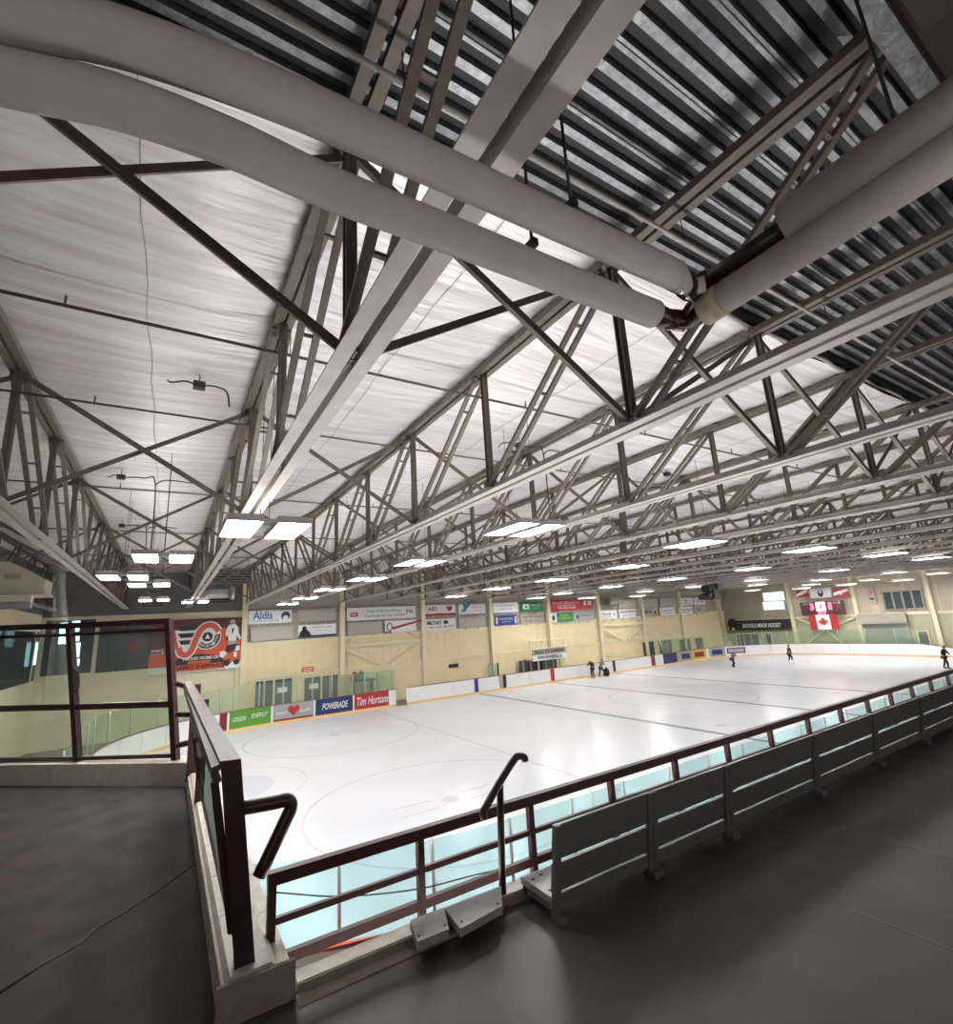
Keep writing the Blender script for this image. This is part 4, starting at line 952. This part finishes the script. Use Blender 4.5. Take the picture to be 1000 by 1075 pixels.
# cream air handler at left
p, q = on_y(-6, 592, 22), on_y(49, 624, 22)
t = thing('air_handler', ((p.x + q.x) / 2, 22, q.z), 'rounded cream air duct hood at the left edge above the lobby', 'air duct')
zz = p.z - q.z; P_ = [(p.x - 1, q.z), (q.x, q.z), (q.x, q.z + zz * .45), (q.x - .55, q.z + zz * .8), (p.x + (q.x - p.x) * .35, p.z), (p.x - 1, p.z)]
MB().prism([(x, 21.4, z) for x, z in P_], (0, 1, 0), 1.4).build('duct_shell', M['duct'], t)
MB().box((p.x - 1, 21.35, q.z - .05), (q.x + .04, 22.85, q.z + .05)).build('flange', M['tan'], t)
MB().box((q.x - 1.0, 21.36, q.z + zz * .45), (q.x - .6, 21.4, q.z + zz * .6)).build('access_hatch', M['frame'], t)
for i, (py, y, m) in enumerate(((629, 20, 'tan'), (636, 20, 'bulk'))):
    pp = on_y(0, py, y); t = tag(MB().box((XL, y, pp.z - .09), (-3.6, y + .3, pp.z + .09)).build('beam', M[m]), ('pale' if i == 0 else 'dark grey') + ' level beam below the cream air duct at the left', 'beam')

# ================================================================== MEZZANINE
fm = struct('floor_mezzanine', (0, 0, FL))
EDGE = 3.98
MB().prism([(XL, -1.8, FL - .25), (XE, -1.8, FL - .25), (XE, EDGE, FL - .25), (.86, EDGE, FL - .25), (.42, EDGE, FL - .25), (.0, EDGE, FL - .25), (XL, EDGE, FL - .25)], (0, 0, 1), .25).build('floor_slab', M['floor_d'], fm)
MB().prism([(XL, EDGE, FL - .25), (.43, EDGE, FL - .25), (.43, 9.9, FL - .25), (-2.35, 12.55, FL - .25), (XL, 16.0, FL - .25)], (0, 0, 1), .249).build('floor_slab', M['floor_l'], fm)
MB().prism([(XL, -1.8, FL), (.62, -1.8, FL), (.42, EDGE, FL), (XL, EDGE, FL)], (0, 0, 1), .002).build('floor_slab_face', M['floor_l'], fm)
cr = [on_z(x, y, FL + .004) for x, y in ((0, 1042), (45, 1012), (85, 990), (100, 975), (130, 958), (165, 935), (200, 910), (212, 902))]
MB().tube([Vector((p.x, p.y, FL + .001)) for p in cr], .011, 5).build('floor_crack', M['black'], fm)
for (xa, ya), (xb, yb) in (((850, 860), (1000, 900)), ((895, 955), (1000, 998)), ((960, 795), (1000, 815))):
    p, q = on_z(xa, ya, FL), on_z(xb, yb, FL); MB().bar(p + Vector((0, 0, .001)), q + Vector((0, 0, .001)), .012, .003).build('floor_seam', M['bench'], fm)
# ledge along the floor edge
ld = struct('trim_1', (0, EDGE, FL))
n = 10
x = .87
for wd in (1.0, 1.22, 1.22, 1.22) + (2.4,) * 22:
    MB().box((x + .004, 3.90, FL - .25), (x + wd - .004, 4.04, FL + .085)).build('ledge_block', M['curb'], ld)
    MB().box((x + .002, 3.885, FL), (x + wd - .002, 3.899, FL + .078)).build('ledge_face_shade', M['curb_brown'], ld); x += wd  # brown plate puts the shading of the ledge front into the colour
    if x > 2.5: break
    if x > 56: break
MB().hexa([(.86, 3.80, FL), (2.45, 3.83, FL), (2.45, 3.884, FL), (.86, 3.884, FL), (.86, 3.80, FL + .006), (2.45, 3.83, FL + .006), (2.45, 3.884, FL + .03), (.86, 3.884, FL + .03)]).build('ledge_foot', M['curb_brown'], ld)
# curb along the left landing
cb = struct('trim_2', (.6, 7, FL))
ZK = FL + .22; yy = 3.93; joints = [3.93, 4.75, 5.5, 6.3, 7.05, 7.8, 8.55, 9.3, 10.1]
for a_, b_ in zip(joints[:-1], joints[1:]):
    x0a, x1a = .425, .845
    P = [(x0a - .01, a_ + .004, FL - .2), (x1a, a_ + .004, FL - .2), (x1a, b_ - .004, FL - .2), (x0a - .01, b_ - .004, FL - .2),
         (x0a, a_ + .004, ZK - .01), (x1a, a_ + .004, ZK - .05), (x1a, b_ - .004, ZK - .05), (x0a, b_ - .004, ZK - .01)]
    MB().hexa(P).build('curb_block', M['curb_brown'] if False else M['curb'], cb)
    MB().hexa([(x0a + .02, a_ + .004, ZK - .012), (x1a - .09, a_ + .004, ZK - .02), (x1a - .09, b_ - .004, ZK - .02), (x0a + .02, b_ - .004, ZK - .012), (x0a + .05, a_ + .004, ZK + .02), (x1a - .13, a_ + .004, ZK + .02), (x1a - .13, b_ - .004, ZK + .02), (x0a + .05, b_ - .004, ZK + .02)]).build('cap_block', M['curb'], cb)
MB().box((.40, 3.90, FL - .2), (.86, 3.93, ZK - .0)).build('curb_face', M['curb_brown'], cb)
# angled end curb
E0, E1 = Vector((.45, 10.05, 0)), Vector((-3.6, 13.75, 0)); dE = (E1 - E0).normalized(); nE = Vector((dE.y, -dE.x, 0))
if nE.y < 0: nE = -nE
LE = (E1 - E0).length; nb = 8
for i in range(nb):
    p, q = E0 + dE * (LE * i / nb + .004), E0 + dE * (LE * (i + 1) / nb - .004)
    P = [p, q, q + nE * .45, p + nE * .45]
    MB().hexa([(v.x, v.y, FL - .25) for v in P] + [(v.x, v.y, FL + .32) for v in P]).build('curb_block', M['curb'], cb)

# --- glazed fence on the end curb
ZF0 = FL + .32
def Ept(px, y_off=.2):                                   # point on the fence line for pixel column px (near the curb top)
    best = None
    for i in range(400):
        p = E0 + dE * (i * .02 - 1) + nE * .2; q = project((p.x, p.y, ZF0)); d = abs(q[0] - px)
        if best is None or d < best[0]: best = (d, p)
    return best[1]
fe = thing('glazed_fence', Ept(100) + Vector((0, 0, ZF0)), 'tall maroon framed glass fence on the kerb at the left end', 'fence')
def ptop(p, py):
    r = project((p.x, p.y, 0)); lo_, hi_ = -3, 3
    for _ in range(40):
        m_ = (lo_ + hi_) / 2
        if project((p.x, p.y, m_))[1] > py: lo_ = m_
        else: hi_ = m_
    return lo_
pR, pM, pL = Ept(185), Ept(82), Ept(-70)
def col3(p, px_top, px_bot, py): u = (py - 650) / 145; return on_y(px_top + (px_bot - px_top) * u, py, p.y)
FC = [(pR, 177, 184.5), (pM, 73, 82), (pL, -90, -70)]
for (p, a_, b_), w_, py0 in zip(FC, (.10, .10, .10), (650, 654, 652)):
    MB().bar(col3((p), a_, b_, 800) + Vector((0, 0, -.04)), col3(p, a_, b_, py0), w_, w_, (dE.x, dE.y, 0)).build('post', M['maroon'], fe)
rows = [(652, 657, 662, .10), (661, 666.5, 672, .055), (739, 742, 746, .10), (793, 796, 799, .065)]
RP = []
for r_ in rows:
    P3 = [col3(p, a_, b_, y) for (p, a_, b_), y in zip(FC, r_[:3])]; RP.append(P3)
    for q in (0, 1): MB().bar(P3[q], P3[q + 1], .07, r_[3]).build('rail', M['maroon'], fe)
off = nE * .02
for q in (0, 1):
    for a_, b_ in ((1, 2), (2, 3)):
        c4 = [RP[b_][q], RP[b_][q + 1], RP[a_][q], RP[a_][q + 1]]
        MB().hexa([c4[0], c4[1], c4[1] + off, c4[0] + off, c4[2], c4[3], c4[3] + off, c4[2] + off]).build('glass_pane', M['pane'], fe)
hp = [on_y(x, y, pM.y - .06) for x, y in ((77, 702), (82, 706), (82.5, 721), (78.5, 727))]
MB().tube(smooth(hp, 4), .016, 8).build('latch_handle', M['black'], fe)
# --- net film hanging at left
def npt(px, py): return on_y(px, py, 14.2)
net = MB(); Pn = [(55, 590, 70, 585), (56, 620, 68, 620), (55, 660, 72, 658), (50, 700, 76, 705), (44, 745, 80, 750), (38, 795, 84, 795)]
vs = []
for a_, b_, c_, d_ in Pn:
    p, q = npt(a_, b_), npt(c_, d_)
    for i in range(5): r = p.lerp(q, i / 4); vs.append((r.x, r.y + .12 * math.sin(i * 2.2), r.z))
net.add(vs, [(j * 5 + i, j * 5 + i + 1, (j + 1) * 5 + i + 1, (j + 1) * 5 + i) for j in range(5) for i in range(4)], True)
tag(net.build('safety_net', M['net'], kind='stuff'), 'hazy translucent safety netting bunched behind the glazed fence', 'net')

# --- landing guard rail with flat top on the kerb
T = thing('guard_rail', (.55, 4, ZK), 'maroon guard rail with a flat worn top plank on the left kerb', 'railing')
nT, fT = on_y(232, 799, 4.0), on_y(196, 716, 9.8)
nA, nB = on_y(234, 800, 4.0), on_y(253, 797, 4.0); fA, fB = on_y(193, 716, 9.8), on_y(202, 714, 9.8)
def quadbar(a0, a1, b0, b1, th, nm, m, par):
    P = [a0, a1, b1, b0]; MB().hexa([p - Vector((0, 0, th)) for p in P] + P).build(nm, m, par)
quadbar(on_y(231, 799, 4.0), on_y(253, 797, 4.0), on_y(193, 715.5, 9.8), on_y(201, 714.5, 9.8), .05, 'top_plank', M['rail_top'], T)
P = [on_y(210, 800, 4.1), on_y(229, 812, 4.1), on_y(196, 726, 9.8), on_y(192, 722, 9.8)]
a0, a1, b1, b0 = on_y(222, 806, 4.02), on_y(231, 802, 4.02), on_y(196, 720, 9.8), on_y(192.5, 720, 9.8)
quadbar(a0, a1, b0, b1, .04, 'side_plank', M['rail_top'], T)
a0, a1, b1, b0 = on_y(224, 818, 4.02), on_y(232, 816, 4.02), on_y(196, 725, 9.8), on_y(193, 725, 9.8)
quadbar(a0, a1, b0, b1, .03, 'side_plank', M['rail_top'], T)
pt_, pb_ = on_y(241, 801, 4.0), on_y(257.5, 1019, 4.0)
MB().hexa([on_y(246, 1021, 4.0), on_y(268, 1015, 4.0), on_y(268, 1015, 4.1) , on_y(246, 1021, 4.1), on_y(231, 799.5, 3.995), on_y(253, 796.5, 3.995), on_y(253, 797, 4.1), on_y(231, 800, 4.1)]).build('post', M['maroon'], T)
pp = Vector((.47, 9.7, 0)); MB().bar((pp.x, pp.y, ZK - .1), (pp.x, pp.y, -.72), .13, .13, (1, 0, 0)).build('post', M['maroon'], T)
pp = Vector((.50, 8.0, 0)); MB().bar((pp.x, pp.y, ZK - .1), (pp.x, pp.y, -.80), .10, .10, (1, 0, 0)).build('post', M['maroon'], T)
# framed dark glass panel beside the plank
g0, g1 = on_y(225, 820, 4.05), on_y(243, 978, 4.05); h0, h1 = on_y(200, 752, 8.6), on_y(205, 806, 8.6)
def panel4(a, b_, c_, d_, th, m, nm): MB().hexa([a, b_, c_, d_, a + Vector((th, 0, 0)), b_ + Vector((th, 0, 0)), c_ + Vector((th, 0, 0)), d_ + Vector((th, 0, 0))]).build(nm, m, T)
panel4(g0, g1, h1, h0, .012, M['pane_dark'], 'glass_pane')
MB().bar(g1, h1, .02, .03).build('bottom_rail', M['maroon'], T); MB().bar(g0, g1, .03, .05, (1, 0, 0)).build('glass_frame', M['maroon'], T)
for py, pyr in ((718, 719), (750, 750), (783, 779)):
    a_, b_ = on_y(186, py, 10.1), on_y(201, pyr, 9.75); MB().tube(smooth([a_, (a_ + b_) / 2 + Vector((0, 0, -.02 if py < 740 else .0)), b_], 4), .045, 8).build('link_bar', M['maroon'], T)
lp = [on_y(x, y, 4.05) for x, y in ((250, 849), (285, 843), (299, 840), (304, 842), (305, 848), (300, 860), (272, 920))]
MB().tube(smooth(lp, 4), .047, 12).build('grab_bar', M['maroon'], T)

# --- long railing along the edge
YR = 4.3; ZR = -1.722
T = thing('guard_rail', (.77, YR, FL), 'long maroon tube railing along the platform edge above the ice', 'railing')
XRR = 40
MB().box((.74, YR - .035, ZR - .05), (XRR, YR + .035, ZR + .035)).build('top_rail', M['maroon'], T)
MB().box((.74, YR - .018, -2.03), (XRR, YR + .018, -1.985)).build('mid_rail', M['maroon'], T)
MB().box((.74, YR - .025, -2.29), (XRR, YR + .025, -2.22)).build('bottom_rail', M['maroon'], T)
px_ = [.77, 1.95, 3.13, 4.25, 5.35, 6.44, 7.51, 8.6, 9.7, 10.75, 11.76, 12.8, 13.85, 14.9]
while px_[-1] < 39: px_.append(px_[-1] + 1.07)
for i, x in enumerate(px_):
    MB().box((x - .028, YR - .03, -2.36), (x + .028, YR + .03, ZR)).build('post', M['maroon'], T)
# --- hand rail with hooked end
T = thing('hand_rail', on_y(528, 951, 3.94), 'maroon handrail post with an angled hooked top beside the bench', 'handrail')
a_, b_ = on_y(528, 951, 3.94), on_y(524.5, 822, 3.94)
MB().tube([a_, b_], .030, 12).build('post', M['maroon'], T)
MB().tube(smooth([on_y(x, y, 3.92) for x, y in ((508, 859), (507, 853), (511, 845), (524, 822), (540, 797), (545, 794), (550, 795), (551, 799))], 4), .032, 12).build('grip', M['maroon'], T)
MB().tube([a_, a_ + Vector((0, 0, .02))], .06, 12).build('base_flange', M['maroon'], T)
# --- plank seats on the tier below
for i, (q, lab) in enumerate(((((430, 966), (466, 952), (471, 975), (438, 989)), 'short grey seat plank at the floor edge left of the handrail'), (((466, 953), (526, 930), (527, 951), (483, 975)), 'longer grey seat plank at the floor edge touching the handrail'))):
    P = [on_z(x, y, FL + .145 + .006 * i) for x, y in q]
    t = thing('seat_plank', P[0], lab, 'bench plank', 'grey planks at the floor edge')
    MB().hexa([p - Vector((0, 0, .055)) for p in P] + P).build('board', M['plank'], t)
    for u in (.1, .9):
        c = P[3].lerp(P[2], u) * .8 + P[0].lerp(P[1], u) * .2; MB().tube([c, c + Vector((0, 0, .005))], .01, 8).build('bolt', M['black'], t)
# --- benches
bx = [2.70, 3.864, 5.054, 6.906, 8.651, 10.39, 12.12, 13.86, 15.6, 17.35, 19.1, 20.9, 22.7, 24.5]
yB, yT, zT_ = 3.52, 3.40, -1.605
def bench(i, xa, xb):
    names = ['grey slatted bench nearest the handrail with its pale seat end showing']
    lab = names[0] if i == 0 else f'{ORD[i]} grey slatted bench from the handrail along the railing'
    t = thing('bench', ((xa + xb) / 2, 3.6, FL), lab, 'bench', 'grey benches in a row along the railing')
    def bp(z): f = (z - FL) / (zT_ - FL); return yB + (yT - yB) * f
    def bboard(z0, z1, nm):
        th = .035; P = []
        for z in (z0, z1):
            y = bp(z); P.append([(xa + .008, y, z), (xb - .008, y, z), (xb - .008, y + th, z), (xa + .008, y + th, z)])
        MB().hexa(P[0] + P[1]).build(nm, M['bench'], t)
    bboard(-1.865, zT_, 'backrest_board'); bboard(-2.105, -1.895, 'backrest_board')
    MB().box((xa + .005, yB - .02, -2.19), (xb - .005, yB + .40, -2.14)).build('seat', M['bench_seat'], t)
    MB().box((xa + .005, yB - .04, -2.22), (xb - .005, yB - .005, -2.125)).build('seat_apron', M['bench'], t)
    for x in (xa + .035, xb - .035):
        b = MB(); y0, y1 = bp(-2.28), bp(zT_)
        b.hexa([(x - .032, y0 - .03, FL + .01), (x + .032, y0 - .03, FL + .01), (x + .032, y0 + .02, FL + .01), (x - .032, y0 + .02, FL + .01), (x - .028, y1 - .012, zT_ - .004), (x + .028, y1 - .012, zT_ - .004), (x + .028, y1 + .02, zT_ - .004), (x - .028, y1 + .02, zT_ - .004)])
        b.build('back_support', M['bench'], t)
        b = MB(); b.box((x - .03, yB - .1, FL), (x + .03, yB + .02, FL + .05)); b.box((x - .025, yB + .33, FL), (x + .025, yB + .38, -2.19)); b.box((x - .025, yB, -2.24), (x + .025, yB + .38, -2.19)); b.build('leg', M['bench'], t)
    if i == 0:
        for dx, dy in ((.06, .08), (.06, .3), (.16, .32)): MB().tube([(xa + dx, yB + dy, -2.14), (xa + dx, yB + dy, -2.134)], .012, 8).build('bolt', M['black'], t)
for i in range(len(bx) - 1): bench(i, bx[i], bx[i + 1])
# under-floor wall below the platform edge
MB().box((-6, EDGE + .02, ICE), (XE, EDGE + .12, FL - .26)).build('wall_platform', M['curb_brown'], kind='structure')

# housings and frames added around the unseen fill lamps, below the edge and behind the viewer
tr = struct('trim_3', (0, 5.3, ICE))
for lx in (-2.6, 1.6, 6.0, 11.0, 17.0):
    b = MB(); b.box((lx - 1.75, 4.82, -4.42), (lx + 1.75, 5.78, -4.33)); b.box((lx - 1.75, 4.82, -4.33), (lx + 1.75, 4.85, -4.24)); b.box((lx - 1.75, 5.75, -4.33), (lx + 1.75, 5.78, -4.24))
    b.build('fill_housing', M['gatemetal'], tr)
    for x in (lx - 1.5, lx + 1.5): MB().box((x - .05, 5.2, ICE), (x + .05, 5.4, -4.42)).build('fill_post', M['gatemetal'], tr)
for lx in (-3.2, 3.0, 9.2, 17.0, 28.0):
    b = MB()
    for z in (-.86, 1.12): b.box((lx - 2.45, -1.8, z), (lx + 2.45, -1.66, z + .1))
    for x in (lx - 2.45, lx + 2.35): b.box((x, -1.8, -.86), (x + .1, -1.66, 1.22))
    b.build('window_frame', M['wall_pale'], wb)  # added surround for the rear fill lamps, not an actual window

# ================================================================== PEOPLE
def skin_mesh(name, joints, edges, m, parent, sub=1):
    me = bpy.data.meshes.new(name); off = Vector((0, 0, 0)); q = parent
    while q is not None: off += q.location; q = q.parent
    keys = list(joints); me.from_pydata([Vector(joints[k][0]) - off for k in keys], [(keys.index(a), keys.index(b_)) for a, b_ in edges], []); me.materials.append(m)
    o = bpy.data.objects.new(name, me); COL.objects.link(o); o.parent = parent
    sk = o.modifiers.new('skin', 'SKIN'); me.skin_vertices  # layer made by the modifier
    for i, k in enumerate(keys):
        r = joints[k][1]; me.skin_vertices[0].data[i].radius = (r, r) if not isinstance(r, tuple) else r
    me.skin_vertices[0].data[0].use_root = True
    s = o.modifiers.new('sub', 'SUBSURF'); s.levels = sub; s.render_levels = sub; sk.use_smooth_shade = True
    return o
def person(foot, face, lab, top, legs, hat, h=1.72, lean=0.0, arms='down', knee=0.0, nm='person', skates='black', stride=.12, group='skaters on the ice'):
    t = thing(nm, foot, lab, 'person', group); k = h / 1.72; f = Vector((math.cos(face), math.sin(face), 0)); r = Vector((f.y, -f.x, 0)); up_ = Vector((0, 0, 1)); F = Vector(foot)
    def P(a, b_, z): return F + (f * a + r * b_ + up_ * z) * k
    hip = P(-.02 - knee * .3, 0, .92 - knee * .15); L = lean
    J = {'hip': (hip, (.15, .11)), 'waist': (P(L * .25 - knee * .2, 0, 1.08 - knee * .12), (.135, .10)), 'chest': (P(L * .6 - knee * .1, 0, 1.30 - L * .12 - knee * .1), (.17, .12)), 'neck': (P(L * .85, 0, 1.46 - L * .2 - knee * .1), .055), 'head': (P(L + .01, 0, 1.58 - L * .25 - knee * .1), .088), 'crown': (P(L + .02, 0, 1.68 - L * .28 - knee * .1), .07)}
    E_ = [('hip', 'waist'), ('waist', 'chest'), ('chest', 'neck'), ('neck', 'head'), ('head', 'crown')]
    for s, n_ in ((-1, 'l'), (1, 'r')):
        st = stride * s
        J['th' + n_] = (P(-.0 - knee * .2, s * .10, .86 - knee * .12), .085); J['kn' + n_] = (P(st + .04 + knee * .5, s * .11, .50), .06); J['an' + n_] = (P(st * 1.4 - .03 - knee * .1, s * .12, .13), .042); J['to' + n_] = (P(st * 1.4 + .13, s * .13, .09), .036)
        E_ += [('hip', 'th' + n_), ('th' + n_, 'kn' + n_), ('kn' + n_, 'an' + n_), ('an' + n_, 'to' + n_)]
        J['sh' + n_] = (P(L * .75, s * .19, 1.40 - L * .17 - knee * .1), .06)
        if arms == 'down' or (arms == 'up1' and s > 0) : el, ha = P(L * .5 + .02, s * .26, 1.12), P(L * .6 + .12, s * .25, .88)
        elif arms == 'fold': el, ha = P(L * .6 + .12, s * .26, 1.12), P(L * .8 + .30, s * .08, 1.16)
        elif arms == 'wide': el, ha = P(L * .6, s * .42, 1.20), P(L * .6 + .08, s * .60, 1.0)
        else: el, ha = P(.1, s * .36, 1.22), P(.2, s * .5, 1.0)
        J['el' + n_] = (el, .045); J['ha' + n_] = (ha, .034)
        E_ += [('chest', 'sh' + n_), ('sh' + n_, 'el' + n_), ('el' + n_, 'ha' + n_)]
    skin_mesh('body', J, E_, M['skin'], t)
    grow = lambda ks, g: {q: (J[q][0], tuple(v + g for v in J[q][1]) if isinstance(J[q][1], tuple) else J[q][1] + g) for q in ks}
    jk = ['hip', 'waist', 'chest', 'shl', 'ell', 'shr', 'elr']; Jj = grow(jk, .025)
    for n_ in 'lr': Jj['ha' + n_] = (J['el' + n_][0].lerp(J['ha' + n_][0], .85), .05)
    skin_mesh('jacket', Jj, [('hip', 'waist'), ('waist', 'chest'), ('chest', 'shl'), ('shl', 'ell'), ('ell', 'hal'), ('chest', 'shr'), ('shr', 'elr'), ('elr', 'har')], top, t)
    jt = ['hip', 'thl', 'knl', 'thr', 'knr']; Jt = grow(jt, .018)
    for n_ in 'lr': Jt['an' + n_] = (J['kn' + n_][0].lerp(J['an' + n_][0], .85), .062)
    skin_mesh('trousers', Jt, [('hip', 'thl'), ('thl', 'knl'), ('knl', 'anl'), ('hip', 'thr'), ('thr', 'knr'), ('knr', 'anr')], legs, t)
    c = J['head'][0]
    b = MB()
    for j in range(1, 7):
        pass
    ring_ = []
    for j in range(7):
        a = math.pi / 2 * j / 6; ring_.append((c + up_ * (.03 + .10 * math.sin(a)), max(.004, .118 * math.cos(a))))
    b.tube([p for p, _ in ring_], [q for _, q in ring_], 12); b.build('headwear', hat, t)
    fc = c + f * .085
    for s in (-1, 1):
        e_ = fc + r * (s * .032) + up_ * .005; MB().tube([e_, e_ + f * .012], .010, 6).build('eye', M['ink'], t)
        er = c + r * (s * .088); MB().tube([er - up_ * .025, er, er + up_ * .025], [.008, .016, .008], 6).build('ear', M['skin'], t)
    MB().tube([fc + up_ * .005, fc + f * .025 - up_ * .025], [.008, .014], 6).build('nose', M['skin'], t); MB().bar(fc + r * -.022 - up_ * .048, fc + r * .022 - up_ * .048, .012, .008).build('mouth', M['darkred'], t)
    for n_, s in (('l', -1), ('r', 1)):
        a_, b_ = J['an' + n_][0], J['to' + n_][0]
        bt = MB().tube([a_ + up_ * .10, a_, a_.lerp(b_, .5) - up_ * .015, b_], [.058, .06, .052, .04], 10).build('skate', M[skates], t)
        MB().bar(Vector((a_.x, a_.y, foot[2] + .022)) - f * .05, Vector((b_.x, b_.y, foot[2] + .022)), .012, .044).build('blade', M['alu'], bt)
        h_ = J['ha' + n_][0]; d_ = (h_ - J['el' + n_][0]).normalized()
        for q in range(4): MB().tube([h_ + r * ((q - 1.5) * .02), h_ + r * ((q - 1.5) * .021) + d_ * (.045 + .008 * (q in (1, 2))), h_ + r * ((q - 1.5) * .02) + d_ * .075 + f * .015], [.010, .009, .007], 6).build('finger', M['skin'], t)
        MB().tube([h_ - r * (s * .02), h_ - r * (s * .05) + d_ * .03], [.011, .008], 6).build('thumb', M['skin'], t)
    return t, P
def ice_at(px, py): p = on_z(px, py, ICE); p.z = ICE + .006; return p
to_cam = lambda p, a=0: math.atan2(-p.y, -p.x) + a
p = ice_at(615.5, 711.5); p.y = 34.3; person(p, to_cam(p, -1.0), 'skater in a long black coat and white helmet by the far boards', M['coat'], M['coat'], M['white'], 1.72, .12, 'wide', 0, stride=.03)
q = p + Vector((1.15, .05, 0)); _, PP = person(q, to_cam(q, 2.4), 'skater in a grey jacket beside the one in the long black coat', M['jgrey'], M['coat'], M['jtaupe'], 1.62, .2, 'fold', .1, stride=.16)
t = thing('equipment_bag', q + Vector((.75, .1, 0)), 'black bag standing at the boards behind the grey jacketed skater', 'bag')
MB().tube([q + Vector((.75, .1, z)) for z in (0, .1, .35, .6, .7)], [.2, .27, .28, .22, .05], 12).build('bag_body', M['coat'], t); MB().tube(smooth([q + Vector((.6, .1, .62)), q + Vector((.75, .1, .85)), q + Vector((.9, .1, .62))], 5), .02, 6).build('handle', M['coat'], t)
p = ice_at(770, 701); person(p, to_cam(p, .9), 'skater in a taupe top crouching near the advertising boards', M['jtaupe'], M['coat'], M['jtaupe'], 1.6, .3, 'fold', .18)
p = ice_at(830, 696); person(p, to_cam(p, 2.0), 'skater in an olive jacket alone below the scoreboard', M['olive'], M['coat'], M['coat'], 1.72, .05, 'down', .08, skates='white', stride=.06)
p = ice_at(994, 702.5); p = p * 1.0; person(p, to_cam(p, 1.2), 'broad dark clad skater at the far right edge above the railing', M['coat'], M['coat'], M['coat'], 1.75, .12, 'wide', 0, stride=.12)

# ================================================================== finish: fit lettering, lift everything to its height above the ice
bpy.context.view_layer.update()
for o, wd, ht in TEXTS:
    d = o.dimensions
    if d.x > 1e-4 and d.y > 1e-4: o.scale = (wd / d.x, ht / d.y, 1)
dg = bpy.context.evaluated_depsgraph_get()
for o, wd, ht in TEXTS:                       # lettering becomes plain meshes
    me = bpy.data.meshes.new_from_object(o.evaluated_get(dg)); me.name = 'lettering'
    n_ = bpy.data.objects.new('lettering_print', me); COL.objects.link(n_); n_.parent = o.parent
    n_.location = o.location; n_.rotation_euler = o.rotation_euler; n_.scale = o.scale
    bpy.data.objects.remove(o)
for o in bpy.data.objects:
    if o.parent is None and o.type != 'CAMERA': o.location.z += EYE
for o in bpy.data.objects:
    if 'dims' in o.keys(): del o['dims']
